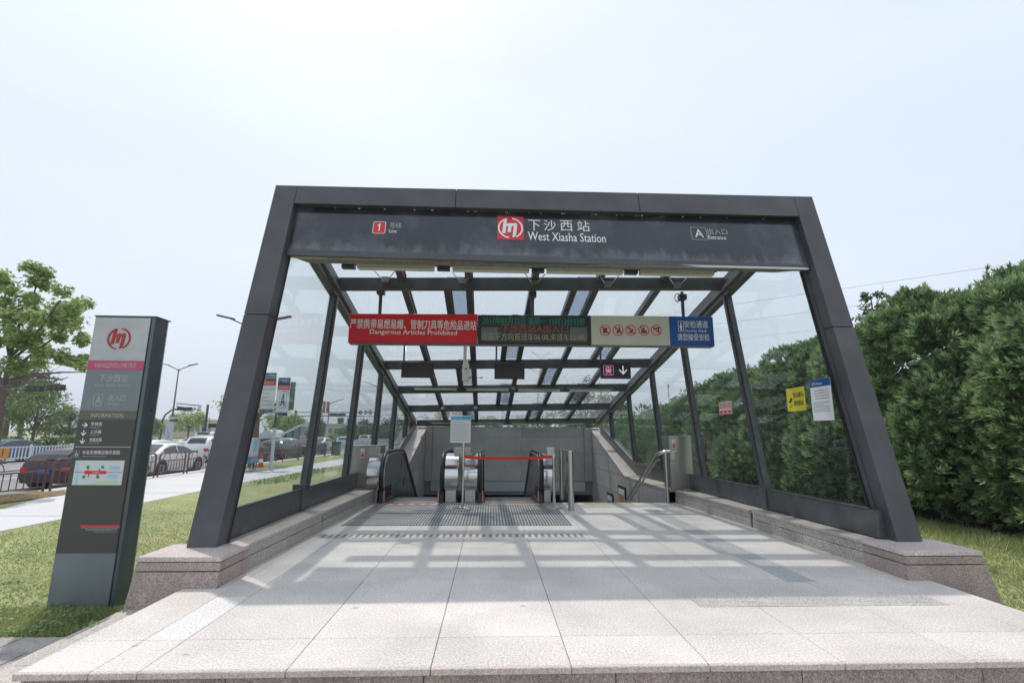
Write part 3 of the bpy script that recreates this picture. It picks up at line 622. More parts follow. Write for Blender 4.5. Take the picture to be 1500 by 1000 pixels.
for s, xi_, xo_ in ((-1, -1.90, -2.25), (1, 3.80, 4.12)):    # parapets beside the pit with sloping coping
    for nm, ya, yb, m in (('parapet', 9.76, 12.85, CURB), ('parapet', 12.85, 17.25, CURB)):
        def q(Y): zt_ = .208+max(0, Y-SLP0)*SLP; return [(xi_+s*.033, Y, -.45), (xo_, Y, -.45), (xo_, Y, zt_), (xi_+s*.033, Y, zt_)]
        a, b = q(ya), q(yb); mb = MB().add(a+b, [(0,1,2,3),(7,6,5,4),(0,4,5,1),(1,5,6,2),(2,6,7,3),(3,7,4,0)]); obj(nm, mb, m, pit)
    cuts = [9.76, 11.3, 12.85, 14.3, 15.75, 17.25]
    for a_, b_ in zip(cuts, cuts[1:]):
        def q(Y): z = .211+max(0, Y-SLP0)*SLP; return [(xi_-s*.012, Y, z), (xo_, Y, z), (xo_, Y, z+.042), (xi_-s*.012, Y, z+.042)]
        a, b = q(a_+.003), q(b_-.003); obj('coping_slab', MB().add(a+b, [(0,1,2,3),(7,6,5,4),(0,4,5,1),(1,5,6,2),(2,6,7,3),(3,7,4,0)]), CURBTOP if a_ < 12 else PINKCAP, pit)
for k in range(25):
    obj('stair_step', MB().box((2.02, 9.76+.3*k, -4), (3.79, 10.06+.3*k, -.155*(k+1))), CURBTOP, pit)
# ------------------------------------------------------------------ hanging signs
hs = thing('hanging_sign', 'long hanging sign in four sections, red, electronic, cream and blue, above the landing', 'sign', (1.03, 8, 2.78))
YS = 7.98
def spt(px, py, Y=YS): return at(px, py, Y)
def seg(pxa, pxb, ya, yb, yc, yd, m, name, depth=.13):
    a, b = spt(pxa, ya), spt(pxb, yb); c, d = spt(pxb+0, yc), spt(pxa, yd)
    x0, x1 = (a.x+d.x)/2, (b.x+c.x)/2
    lo = [(x0, YS, d.z), (x1, YS, c.z), (x1, YS+depth, c.z), (x0, YS+depth, d.z)]; hi = [(x0, YS, a.z), (x1, YS, b.z), (x1, YS+depth, b.z), (x0, YS+depth, a.z)]
    return obj(name, MB().hexa(lo, hi), m, hs, bevel=.004), x0, x1, d.z, a.z
rp, rx0, rx1, rz0, rz1 = seg(511, 699, 459, 460, 503, 501.5, RED, 'red_panel')
lp, lx0, lx1, lz0, lz1 = seg(699.5, 865.5, 461, 462, 505, 503, BLK, 'display_case')
wp, wx0, wx1, wz0, wz1 = seg(866, 981, 462, 463, 506, 505, CREAM, 'cream_panel')
bp_, bx0, bx1, bz0, bz1 = seg(981, 1045.5, 463, 464, 507, 506, BLUE, 'blue_panel')
seg(511, 1045.5, 502, 506.8, 508.2, 503.4, UNDER, 'bottom_trim', .13)
SF = Frame((0, YS, 0))
def sb(x0, y1, x1, y0): a = spt(x0, y0); b = spt(x1, y1); return a.x, a.z, b.x, b.z
lettering(rp, SF, '严禁携带易燃易爆、管制刀具等危险品进站', *sb(512.5, 469.5, 698, 480.8), WHITE, bold=.02)
lettering(rp, SF, 'Dangerous Articles Prohibited', *sb(541.5, 484, 669.5, 491), WHITE, bold=.012)
LEDS = mat('display_screen', (.05,.075,.075), .25, 0, .6)
ls = obj('display_screen', plate(MB(), SF, *sb(704.5, 463.5, 860, 500), .0005, .003), LEDS, lp)
ledg = mat('led_green', (.0,.40,.28), .5, emit=.05); ledr = mat('led_red', (.60,.08,.06), .5, emit=.04); ledy = mat('led_yellow', (.50,.46,.30), .5, emit=.04)
obj('unlit_screen_area', plate(MB(), SF, *sb(705, 479.5, 729, 498), .003, .004), mat('unlit_led_field', (.22,.25,.26), .3), ls)  # paler grey unlit fields over both ends of the screen
obj('unlit_screen_area', plate(MB(), SF, *sb(835, 479.5, 859.5, 498.5), .003, .004), MATS['unlit_led_field'], ls)
lettering(ls, SF, '2017年05月22日 星期一 13时13分32秒', *sb(707, 465.5, 857, 474.5), ledg, bold=-.006, h=.005)
lettering(ls, SF, '下沙西站A出入口', *sb(734, 476, 832, 486.5), ledr, bold=-.008, h=.005)
lettering(ls, SF, '往临平方向首班车06:08,末班车22:49;', *sb(705, 489, 857, 498), ledy, bold=-.008, h=.005)
# vertical slits of the display so the letters read as rows of lamps
mb = MB(); a = sb(704.5, 463.5, 860, 500)
for k in range(150): x = a[0]+(a[2]-a[0])*(k+.5)/150; mb.prism([SF.p(x-.0018, a[1], .006), SF.p(x+.0018, a[1], .006), SF.p(x+.0018, a[3], .006), SF.p(x-.0018, a[3], .006)], SF.n*.001)
o = obj('display_slit', mb, BLK, ls); o['kind'] = 'stuff'
# five prohibition roundels
for i, cxp in enumerate((886.5, 905.5, 924, 943, 961.3)):
    c = spt(cxp, 483.6); r_ = .094
    rr = obj('roundel', ringp(MB(), SF, c.x, c.z, r_-.014, r_, 0, 360, .002, .005, 28), REDP, wp)
    mb = MB(); n = .006
    if i == 0: poly2(mb, SF, [(c.x-.035, c.z-.045), (c.x+.03, c.z-.045), (c.x+.035, c.z+.04), (c.x-.035, c.z+.045)], .0015, .003)
    elif i == 1: poly2(mb, SF, [(c.x-.03, c.z-.05), (c.x+.0, c.z-.05), (c.x+.01, c.z+.0), (c.x-.02, c.z)], .0015, .003); poly2(mb, SF, [(c.x-.01, c.z-.04), (c.x+.05, c.z-.02), (c.x+.03, c.z+.02), (c.x-.01, c.z+.0)], .0015, .0031); ringp(mb, SF, c.x+.02, c.z+.035, 0.001, .018, 0, 360, .0015, .003, 8)
    elif i == 2: poly2(mb, SF, [(c.x-.045, c.z-.045), (c.x+.045, c.z-.045), (c.x+.03, c.z-.02), (c.x-.03, c.z-.02)], .0015, .003); poly2(mb, SF, [(c.x+.005, c.z-.01), (c.x+.05, c.z+.0), (c.x+.03, c.z+.025), (c.x, c.z+.015)], .0015, .003); poly2(mb, SF, [(c.x-.03, c.z+.03), (c.x-.005, c.z+.03), (c.x-.005, c.z+.05), (c.x-.03, c.z+.05)], .0015, .003)
    elif i == 3:
        poly2(mb, SF, [(c.x-.015, c.z-.05), (c.x+.02, c.z-.05), (c.x+.02, c.z+.01), (c.x+.01, c.z+.03), (c.x+.008, c.z+.062), (c.x-.004, c.z+.062), (c.x-.006, c.z+.03), (c.x-.015, c.z+.01)], .0015, .003)
        poly2(mb, SF, [(c.x-.045, c.z-.05), (c.x-.02, c.z-.05), (c.x-.02, c.z-.01), (c.x-.032, c.z+.03), (c.x-.045, c.z-.01)], .0015, .003); poly2(mb, SF, [(c.x+.024, c.z-.05), (c.x+.05, c.z-.05), (c.x+.05, c.z-.01), (c.x+.024, c.z+.0)], .0015, .003)
    else: poly2(mb, SF, [(c.x-.055, c.z+.01), (c.x+.055, c.z+.035), (c.x+.05, c.z+.055), (c.x-.05, c.z+.035)], .0015, .003); poly2(mb, SF, [(c.x+.03, c.z+.03), (c.x+.05, c.z+.035), (c.x+.048, c.z-.03), (c.x+.03, c.z-.03)], .0015, .003)
    obj('pictogram', mb, BLK, rr)
    t = r_*.70; q = .008
    obj('slash', poly2(MB(), SF, [(c.x-t-q, c.z+t-q), (c.x-t+q, c.z+t+q), (c.x+t+q, c.z-t+q), (c.x+t-q, c.z-t-q)], .004, .0058), REDP, rr)
lettering(bp_, SF, '安检通道', *sb(1002.5, 469.8, 1036.5, 480), WHITE, bold=.012); lettering(bp_, SF, 'Security check', *sb(1003.5, 482.3, 1035, 487.3), WHITE, bold=.01)
lettering(bp_, SF, '请您接受安检', *sb(992.5, 489, 1039, 498.5), WHITE, bold=.012)
a = sb(993.8, 470, 1001, 485.5); mb = frame_line(MB(), SF, *a, .007, .002, .004, .004); xm, w_ = (a[0]+a[2])/2, a[3]-a[1]
ringp(mb, SF, xm, a[1]+w_*.78, .0005, .013, 0, 360, .002, .004, 10); poly2(mb, SF, [(xm-.012, a[1]+w_*.1), (xm+.012, a[1]+w_*.1), (xm+.014, a[1]+w_*.66), (xm-.014, a[1]+w_*.66)], .002, .004); poly2(mb, SF, [(xm-.024, a[1]+w_*.36), (xm+.024, a[1]+w_*.36), (xm+.014, a[1]+w_*.66), (xm-.014, a[1]+w_*.66)], .002, .0041)
obj('person_pictogram', mb, WHITE, bp_)
for px in (558, 780, 999):
    p = spt(px, 430, YS+.05); obj('hanger_pole', MB().tube([(p.x, YS+.05, 3.20), (p.x, YS+.05, 3.75)], .028, 12), CLAD2, hs, smooth=True)
    obj('hanger_clamp', MB().box((p.x-.065, YS-.01, 3.60), (p.x+.065, YS+.11, 3.70)), CLAD2, hs, bevel=.01)
mb = MB(); p = spt(994, 430, YS)
for k in range(3): mb.tube([(p.x-.03+.05*math.cos(t/8*6.28)*(1+.1*k), YS-.02-.01*k, 3.62+.075*math.sin(t/8*6.28)) for t in range(9)], .006, 5, False)
obj('cable_coil', mb, RUBBER, hs)
obj('pole_base_lug', MB().box((spt(706+50, 460).x-.06, YS+.02, lz1), (spt(760, 460).x, YS+.08, lz1+.02)), BLK, hs)
# small screens, direction sign, camera hanging from the second cross beam
YD = 9.66
def hang(name, label, cat, px0, px1, py0, py1, rod, m, grp=None, dz=.06):
    a, b = at(px0, py0, YD), at(px1, py1, YD); x0, x1, z1, z0 = a.x, b.x, a.z, b.z
    t = thing(name, label, cat, ((x0+x1)/2, YD, z0), group=grp)
    c = obj('case', MB().box((x0, YD, z0), (x1, YD+dz, z1)), m, t, bevel=.006)
    obj('hanger_rod', MB().tube([(at(rod, py0, YD).x, YD+.035, z1-.01), (at(rod, py0, YD).x, YD+.035, 3.3)], .018, 8), CLAD2, t)
    return t, c, x0, x1, z0, z1
SCB = mat('screen_back', (.022,.021,.022), .5)
for i, (a, b, r_, lab) in enumerate(((588.3, 634, 591, 'blank black screen hanging under the red section of the long sign'), (724.5, 768.5, 727, 'blank black screen hanging under the electronic display'))):
    t, c, x0, x1, z0, z1 = hang('hanging_screen', lab, 'screen', a, b, 529.5+i, 553+i*2, r_, SCB, 'blank screens hanging under the long sign')
    obj('screen_face', MB().box((x0+.03, YD-.002, z0+.03), (x1-.03, YD+.001, z1-.03)), mat('dark_matrix_screen', (.03,.028,.03), .35, speck=.4, sscale=180), t)
t, c, x0, x1, z0, z1 = hang('direction_sign', 'black hanging sign with pink train symbol and white down arrow', 'sign', 879.5, 924.5, 530.5, 554.5, 880.5, mat('direction_sign_black', (.02,.018,.03), .4))
DF = Frame((0, YD, 0)); D = lambda x0, y1, x1, y0: (at(x0, y0, YD).x, at(x0, y0, YD).z, at(x1, y1, YD).x, at(x1, y1, YD).z)
pk = mat('lit_pink', (.75,.16,.40), .5, emit=.25)
a = D(884, 535, 898.5, 549.5); tr_ = obj('train_symbol', frame_line(MB(), DF, *a, .012, .001, .004, .02), pk, c)
cx_, cz_ = (a[0]+a[2])/2, (a[1]+a[3])/2; mb = poly2(MB(), DF, rounded(cx_-.055, cz_-.045, cx_+.055, cz_+.075, .02), .001, .003)
poly2(mb, DF, [(cx_-.06, cz_-.085), (cx_-.045, cz_-.085), (cx_-.02, cz_-.05), (cx_-.035, cz_-.05)], .001, .003); poly2(mb, DF, [(cx_+.06, cz_-.085), (cx_+.045, cz_-.085), (cx_+.02, cz_-.05), (cx_+.035, cz_-.05)], .001, .003)
obj('train_front', mb, mat('lit_white_pink', (.8,.45,.6), .5, emit=.2), tr_)
mb = MB()
for sx in (-1, 1): poly2(mb, DF, [(cx_+sx*.006, cz_+.02), (cx_+sx*.04, cz_+.02), (cx_+sx*.04, cz_+.06), (cx_+sx*.006, cz_+.06)], .003, .0045); poly2(mb, DF, [(cx_+sx*.02, cz_-.03), (cx_+sx*.04, cz_-.03), (cx_+sx*.04, cz_-.01), (cx_+sx*.02, cz_-.01)], .003, .0045)
obj('train_window', mb, MATS['direction_sign_black'], tr_)
a = at(912.7, 542, YD); mb = MB(); lw = mat('lit_white', (.8,.8,.82), .5, emit=.3)
poly2(mb, DF, [(a.x-.012, a.z-.07), (a.x+.012, a.z-.07), (a.x+.012, a.z+.09), (a.x-.012, a.z+.09)], .001, .003)
for sx in (-1, 1): poly2(mb, DF, [(a.x, a.z-.09), (a.x, a.z-.055), (a.x+sx*.075, a.z+.02), (a.x+sx*.085, a.z)], .001, .0032)
obj('down_arrow', mb, lw, c)
YC = 9.0; a = at(682.5, 530, YC); cc = thing('security_camera', 'white cylindrical security camera hanging under the long sign on a pole', 'camera', (a.x, YC, 2.3))
WP = mat('white_enamel', (.66,.65,.60), .45, var=.05)
obj('pole', MB().tube([(a.x-.02, YC, 2.66), (a.x-.02, YC, 3.42)], .03, 12), WP, cc, smooth=True)
b = at(682.5, 558, YC); z0 = b.z; obj('camera_body', MB().lathe((a.x, YC, z0), [(.05, 0), (.062, .015), (.062, .30), (.05, .34)], 20), WP, cc, smooth=True)
obj('bracket', MB().box((a.x-.05, YC-.03, z0+.335), (a.x+.04, YC+.03, z0+.40)), WP, cc, bevel=.008); obj('swivel', MB().lathe((a.x-.02, YC, z0+.30), [(.03, 0), (.035, .02), (.03, .06)], 12), SATIN, cc)
obj('lens_window', MB().disc((a.x+.005, YC-.062, z0+.22), .018, (0, 1, 0), .01, 12), BLK, cc)

# ------------------------------------------------------------------ escalators
PAN = mat('balustrade_panel', (.17,.17,.165), .22, .35, .6, var=.12, vscale=1.5)
SKIRT = mat('skirt_brushed', (.16,.155,.15), .4, .7)
STEP = mat('escalator_step', (.11,.105,.10), .5, .5)
ORNG = mat('inlet_orange', (.60,.20,.14), .5)
def rail_path(off=0., y_end=17.4):
    c0, r = (10.02, .50), .43+off; p = [(c0[0]-r*math.cos(R(a)), c0[1]+r*math.sin(R(a))) for a in range(-50, 91, 10)]
    ze = c0[1]+r; p += [(11.2, ze), (11.7, ze-.02), (12.0, ze-.10)]
    p.append((y_end, ze-.10-(y_end-12.0)*.577)); return p
def escalator(xl, xr, label, fl, fr_):
    """xl, xr: handrail centre lines; fl / fr_: width of the bright fascia outside each balustrade"""
    t = thing('escalator', label, 'escalator', ((xl+xr)/2, 9.6, 0), group='escalators going down into the station')
    for sx, x, fw in ((-1, xl, fl), (1, xr, fr_)):
        P_ = rail_path()
        mb = MB(); n = len(P_)   # handrail: rounded flat belt
        mb.tube([(x, y, z) for y, z in P_], .038, 12); obj('handrail', mb, RUBBER, t, smooth=True)
        inner = rail_path(-.045); low = [(17.4, inner[-1][1]-.75), (11.5, -.35), (10.4, -.05), (9.8, .02)]
        mb = MB(); mb.prism([(x-.012, y, z) for y, z in inner+low], (.024, 0, 0)); obj('balustrade_panel', mb, PAN, t)
        mb = MB(); mb.tube([(x-sx*.028, y, z) for y, z in rail_path(-.05)], .016, 8); obj('panel_edge_trim', mb, SATIN, t, smooth=True)
        # newel: black skirt block, steel fascia with curved nose, pedestal
        ny = [(10.02-(.43)*math.cos(R(a)), .50+.43*math.sin(R(a))) for a in range(-35, 91, 8)]
        x0, x1 = (x+sx*.042, x+sx*(.042+fw))
        low2 = [(10.6, .93), (10.6, .27), (9.72, .27)]
        mb = MB(); pts = [(min(x0, x1), y+.01, z-.02) for y, z in ny+[(10.6, .91), (10.6, .25)]]; mb.prism(pts, (abs(x1-x0), 0, 0)); obj('steel_fascia', mb, CHROME, t, bevel=.01, smooth=True)
        obj('fascia_pedestal', MB().box((min(x0, x1)+.02, 9.72, 0), (max(x0, x1)-.04, 10.6, .26)), SATIN, t, bevel=.006)
        obj('newel_skirt', MB().prism([(x-.04, y, z) for y, z in ((9.60, 0), (9.62, .16), (9.72, .3), (10.4, .3), (10.4, 0))], (.08, 0, 0)), RUBBER, t, bevel=.01)
        obj('handrail_inlet', MB().box((x-sx*.055-.014, 9.60, .03), (x-sx*.055+.014, 9.66, .22)), ORNG, t, bevel=.004)
        obj('inner_decking', MB().prism([(x-sx*.055-.03, y, z) for y, z in ((9.7, .03), (10.5, .04), (11.3, -.25), (17.2, -3.65), (17.2, -3.8), (11.3, -.4), (9.7, -.1))], (.06, 0, 0)), SKIRT, t)
        for yy, zz in ((11.55, .52), (11.95, .05)): obj('warning_label', MB().box((x-sx*.016-.002, yy, zz), (x-sx*.016+.002, yy+.09, zz+.22)), mat('dark_red_label', (.28,.02,.02), .5), t)
    a, b = xl+.10, xr-.10
    obj('landing_plate', MB().box((a, 9.52, -.05), (b, 10.2, .006)), SATIN, t)
    obj('comb_strip', MB().box((a+.02, 9.95, .0061), (b-.02, 10.15, .012)), mat('comb_grey', (.12,.12,.115), .5), t)
    for k in range(18):
        y = 10.2+.36*k; z = 0 if k == 0 else -.2*k
        obj('step', MB().box((a, y, z-.21), (b, y+.36, z)), STEP, t, bevel=.01)
    tr_ = obj('truss_side', MB().prism([(xl-.10, y, z) for y, z in ((9.8, -.06), (10.6, -.06), (17.3, -3.93), (16.6, -3.94), (9.8, -.8))], (.03, 0, 0)), SKIRT, t); return t
e1 = escalator(-1.735, -.60, 'left escalator going down beside the steel cabinet and the sign stand', .25, .27)
e2 = escalator(.125, 1.30, 'right escalator going down between the sign stand and the glass barrier', .27, .19)
def sticker_strip(xa, xb, ya, yb, n, bgc, label, pat):
    z = .0105; t = obj('floor_sticker', MB().box((xa, ya, .009), (xb, yb, z)), bgc, None, label=label, cat='floor sticker', group='warning stickers on the mat')
    L_ = (xb-xa)/n; fr = Frame((0, 0, z), (1, 0, 0), (0, 1, 0))
    for i in range(n):
        mb = MB(); x0 = xa+L_*(i+.2); x1 = x0+L_*.6
        mb.add([(x0, ya+.03, z+.001), (x1, ya+.03, z+.001), (x1-.03, yb-.03, z+.001), (x0+.03, yb-.03, z+.001)], [(0, 1, 2, 3)]); obj('white_mark', mb, pat, t)
sticker_strip(-1.62, -.62, 9.36, 9.48, 5, REDP, 'red and white warning strip on the mat before the left escalator', WHITE)
sticker_strip(.2, 1.24, 9.36, 9.48, 5, mat('faded_orange', (.62,.30,.17), .6, var=.2, vscale=6), 'faded orange warning strip on the mat before the right escalator', CREAM)
# cabinets and small plates
def cabinet(name, label, x0, x1, y0, y1, z0, z1, stick, parts=True):
    t = thing(name, label, 'cabinet', ((x0+x1)/2, y0, z0), group='steel cabinets at the head of the stairwell')
    obj('cabinet_body', MB().box((x0, y0, z0), (x1, y1, z1)), STEEL, t, bevel=.006, segs=2); obj('cabinet_lid', MB().box((x0-.008, y0-.008, z1+.001), (x1+.008, y1+.008, z1+.014)), SATIN, t, bevel=.003)
    sx, sz = stick; fr = Frame((sx, y0-.0005, sz)); st = obj('sticker', plate(MB(), fr, -.035, -.085, .035, .085, 0, .002), WHITE, t)
    mb = MB(); ringp(mb, fr, 0, .045, .014, .021, 0, 360, .002, .003, 12); plate(mb, fr, -.028, -.075, .028, -.02, .002, .003); plate(mb, fr, -.028, -.01, .028, .015, .002, .003); obj('sticker_print', mb, REDP, st); return t
a = at(515, 653, 9.84); b = at(554, 717, 9.84)
cabinet('steel_cabinet', 'brushed steel cabinet on the left kerb wall behind the left escalator', a.x, b.x, 9.84, 10.3, .253, a.z, (at(531, 665, 9.84).x, at(532, 663, 9.84).z))
a = at(980, 639, 9.69); b = at(1017, 717, 9.69)
cabinet('steel_cabinet', 'taller brushed steel cabinet on the right kerb wall by the stairs', a.x, b.x, 9.69, 10.1, .253, a.z, (at(987, 650, 9.69).x, at(987, 650, 9.69).z))
p = at(677, 655, 9.9); t = thing('escalator_notice_plate', 'small cream metal plate with red sticker standing between the two escalators', 'notice plate', (p.x+.03, 9.9, .5))
obj('plate', MB().box((at(665.5, 655, 9.9).x, 9.9, .5), (at(689.5, 655, 9.9).x, 9.93, p.z)), CREAM, t, bevel=.005)
fr = Frame((at(679, 661, 9.9).x+.02, 9.8995, at(679, 661, 9.9).z)); st = obj('sticker', plate(MB(), fr, -.03, -.06, .03, .06, 0, .002), WHITE, t); obj('sticker_print', plate(ringp(MB(), fr, 0, .02, .012, .02, 0, 360, .002, .003, 12), fr, -.024, -.05, .024, -.015, .002, .003), REDP, st)
p = at(808, 655, 9.75); t = thing('control_post', 'short silver post with stickers beside the right escalator', 'post', (p.x, 9.75, 0))
obj('post_body', MB().box((p.x-.10, 9.75, .25), (p.x+.07, 9.87, p.z)), SATIN, t, bevel=.03, segs=3); fr = Frame((p.x, 9.7495, p.z-.1)); obj('sticker', plate(MB(), fr, .01, -.07, .06, .05, 0, .002), CREAM, t)
# glass barrier by the stairs
t = thing('glass_barrier', 'glass barrier with a thick steel post between right escalator and stairs', 'barrier', (1.72, 8.8, 0))
pa = at(835.5, 662, 8.75); obj('end_post', MB().tube([(pa.x, 8.75, 0), (pa.x, 8.75, pa.z)], .052, 20), SATIN, t, smooth=True)
obj('post_cap', MB().lathe((pa.x, 8.75, pa.z), [(.054, 0), (.054, .02), (.03, .03)], 20), CHROME, t, smooth=True)
xb = at(819, 690, 10.0).x+.06; obj('far_post', MB().tube([(xb, 10.1, 0), (xb, 10.1, 1.0)], .04, 16), SATIN, t, smooth=True)
obj('barrier_pane', MB().prism([(pa.x, 8.82, .08), (pa.x, 8.82, .95), (xb, 10.05, .95), (xb, 10.05, .08)], (.01, 0, 0)), BALG, t)
obj('top_rail', MB().beam((pa.x, 8.75, .985), (xb, 10.1, .985), .03, .025), SATIN, t); obj('pane_clamp', MB().box((pa.x-.05, 8.83, .82), (pa.x+.03, 8.9, .9)), BLK, t)
# portable stanchions, belt, sign stand
BX = mat('belt_red', (.62,.03,.02), .55)
p1 = Vector((at(677, 747, 8.75).x, 8.78, 0)); p2 = Vector((at(812, 743, 9.0).x, 9.02, 0))
t = thing('sign_stand', 'chrome sign stand holding a white notice with light blue header', 'sign stand', p1)
obj('base_ring', MB().tube([p1+Vector((.15*math.cos(a/24*6.283), .15*math.sin(a/24*6.283), .02)) for a in range(25)], .012, 8, False), CHROME, t, smooth=True)
mb = MB()
for k in range(3): mb.tube([p1+Vector((0, 0, .03)), p1+Vector((.15*math.cos(k*2.1), .15*math.sin(k*2.1), .02))], .009, 6)
obj('base_spoke', mb, CHROME, t); zt_ = at(677, 648, 8.78).z; obj('pole', MB().tube([p1, p1+Vector((0, 0, zt_+.02))], .021, 14), CHROME, t, smooth=True)
a, b = at(660.5, 608.5, 8.78), at(689.5, 648.5, 8.78)
bd = obj('notice_board', MB().box((a.x, 8.76, b.z), (b.x, 8.785, a.z)), SATIN, t, bevel=.004); NF = Frame((0, 8.7595, 0))
NB = mat('notice_paper', (.72,.73,.74), .5); obj('paper', plate(MB(), NF, a.x+.012, b.z+.012, b.x-.012, a.z-.012, 0, .002), NB, bd)
hb = mat('light_blue_print', (.02,.36,.62), .5); obj('blue_header', plate(MB(), NF, a.x+.012, a.z-.075, b.x-.012, a.z-.012, .002, .003), hb, bd)
GREYP = mat('grey_small_print', (.35,.36,.38), .6)
def print_lines(parent, fr, x0, x1, z1, z0, n, m, h=.002, seed=1, hh=.35):
    rr = random.Random(seed); mb = MB(); dz = (z1-z0)/n
    for k in range(n):
        x = x0; e = x1-(x1-x0)*(.5*rr.random() if rr.random() < .3 else .03)
        while x < e:
            l_ = (x1-x0)*(.04+.1*rr.random()); plate(mb, fr, x, z1-dz*(k+1)+dz*(.5-hh/2), min(e, x+l_), z1-dz*(k+1)+dz*(.5+hh/2), h, h+.001); x += l_+(x1-x0)*.02
    o = obj('small_print', mb, m, parent); return o
print_lines(bd, NF, a.x+.04, b.x-.04, a.z-.03, a.z-.06, 2, WHITE, .003); print_lines(bd, NF, a.x+.03, b.x-.03, a.z-.10, b.z+.03, 11, GREYP, .002, 3)
t = thing('belt_stanchion', 'chrome belt post beside the glass barrier', 'belt post', p2)
obj('pole', MB().tube([p2, p2+Vector((0, 0, .93))], .026, 14), CHROME, t, smooth=True); obj('head', MB().lathe(tuple(p2+Vector((0, 0, .87))), [(.034, 0), (.034, .08), (.02, .1)], 14), SATIN, t, smooth=True)
obj('base_plate', MB().lathe(tuple(p2), [(.15, 0), (.15, .008), (.03, .03)], 24), SATIN, t, smooth=True)
zb_ = at(677, 669, 8.78).z; n = 16; pts = [p1.lerp(p2, i/n)+Vector((0, -.02, 0)) for i in range(n+1)]; mb = MB()
for i in range(n):
    a, b = pts[i], pts[i+1]; sa, sb_ = -.03*math.sin(math.pi*i/n), -.03*math.sin(math.pi*(i+1)/n); za = zb_+(.895-zb_)*i/n+sa; zb2 = zb_+(.895-zb_)*(i+1)/n+sb_
    mb.add([(a.x, a.y, za-.026), (b.x, b.y, zb2-.026), (b.x, b.y, zb2+.026), (a.x, a.y, za+.026)], [(0, 1, 2, 3)])
obj('retractable_belt', mb, BX, None, label='red retractable belt stretched across the right escalator', cat='belt barrier')
# stair handrails
t = thing('stair_handrail', 'steel handrail leading down the stairs along the right wall', 'handrail', (3.75, 9.75, 0))
for off in (0, -.12):
    z0 = .93+off; mb = MB().tube([(3.62, 9.9, z0-.01), (3.64, 9.78, z0), (3.66, 9.95, z0-.02), (3.66, 17, z0-.02-7.05*.516)] if 0 else [(3.70, 9.78, z0), (3.66, 9.92, z0-.02), (3.66, 17, z0-.02-7.08*.516)], .024 if off == 0 else .018, 12); obj('rail', mb, SATIN, t, smooth=True)
obj('top_post', MB().tube([(3.78, 9.70, 0), (3.78, 9.70, .95)], .03, 14), SATIN, t, smooth=True)
obj('top_elbow', MB().tube([(3.98, 9.70, .97), (3.80, 9.70, .975), (3.71, 9.74, .95), (3.69, 9.84, .92)], .036, 12), CHROME, t, smooth=True)
obj('control_box', MB().box((3.86, 9.66, .80), (3.96, 9.74, 1.0)), SATIN, t, bevel=.01)
for k in range(1, 6): y = 9.9+1.3*k; z = .91-(y-9.92)*.516; obj('post', MB().tube([(3.66, y, z-.9), (3.66, y, z)], .018, 8), SATIN, t)
# posters in frames on the right stairwell wall
for i, (px0, px1, Yc, lab) in enumerate(((905, 915.5, 12.4, 'taller framed poster on the right stairwell wall, nearer to the stairs head'), (889, 897, 14.1, 'small framed poster on the right stairwell wall, farther in'))):
    # left/right edges give the depth extent on the wall plane X = 3.77
    def yw(px):
        d = at(px, 715, 5)-Vector((CX, 0, CZ)); t_ = (3.77-CX)/d.x; return d.y*t_
    y0, y1 = yw(px1), yw(px0); zt_ = .40 if i == 0 else -.05
    def zpix(py, px): d = at(px, py, 5)-Vector((CX, 0, CZ)); return CZ+d.z*(3.77-CX)/d.x
    zt_ = zpix(712 if i == 0 else 722, (px0+px1)/2); t = thing('framed_poster', lab, 'poster', (3.79, (y0+y1)/2, zt_-.9), group='posters on the stairwell wall')
    obj('frame', MB().box((3.765, y0, zt_-.95), (3.798, y1, zt_)), BLK, t); obj('poster_paper', MB().box((3.762, y0+.06, zt_-.89), (3.766, y1-.06, zt_-.06)), NB, t)
    obj('poster_picture', MB().box((3.758, y0+.12, zt_-.45), (3.7625, y1-.12, zt_-.2)), mat('poster_green', (.05,.25,.3), .5) if i else mat('poster_orange', (.5,.2,.1), .5), t)

# ------------------------------------------------------------------ notices on the right glass wall
def wp_(px, py, X=4.35):
    d = at(px, py, 5)-Vector((CX, 0, CZ)); t_ = (X-CX)/d.x; q = Vector((CX, 0, CZ))+d*t_; return q
def wall_notice(name, label, pa, pb, m, X=4.36):
    """pa, pb: pixels of the upper far corner and lower near corner; the face looks towards -X"""
    a, b = wp_(*pa, X), wp_(*pb, X); y1, y0, z1, z0 = a.y, b.y, a.z, b.z
    fr = Frame((X, y1, z0), (0, -1, 0), (0, 0, 1)); o = obj(name, plate(MB(), fr, 0, 0, y1-y0, z1-z0, -.003, 0), m, None, label=label, cat='notice'); return o, fr, y1-y0, z1-z0
YEL = mat('yellow_sign', (.68,.60,.05), .5)
o, fr, w_, h_ = wall_notice('wall_notice', 'yellow caution notice on the right glass wall beside the white notice', (1151, 569.5), (1181, 600.5), YEL)
lettering(o, fr, '当心碰头', w_*.38, h_*.56, w_*.95, h_*.80, BLK, .01); lettering(o, fr, '请勿靠近', w_*.38, h_*.22, w_*.92, h_*.44, BLK, .01)
mb = MB(); poly2(mb, fr, [(w_*.10, h_*.40), (w_*.22, h_*.36), (w_*.33, h_*.52), (w_*.28, h_*.60)], .001, .002); ringp(mb, fr, w_*.2, h_*.26, w_*.06, w_*.08, 180, 400, .001, .002, 10); obj('hand_symbol', mb, BLK, o)
o, fr, w_, h_ = wall_notice('wall_notice', 'tall white notice with dark blue header on the right glass wall', (1185.5, 557.5), (1222.5, 615), NB)
obj('blue_header', plate(MB(), fr, 0, h_*.82, w_, h_, 0, .001), BLUE, o); lettering(o, fr, '公告 Notice', w_*.1, h_*.86, w_*.62, h_*.94, WHITE, .015)
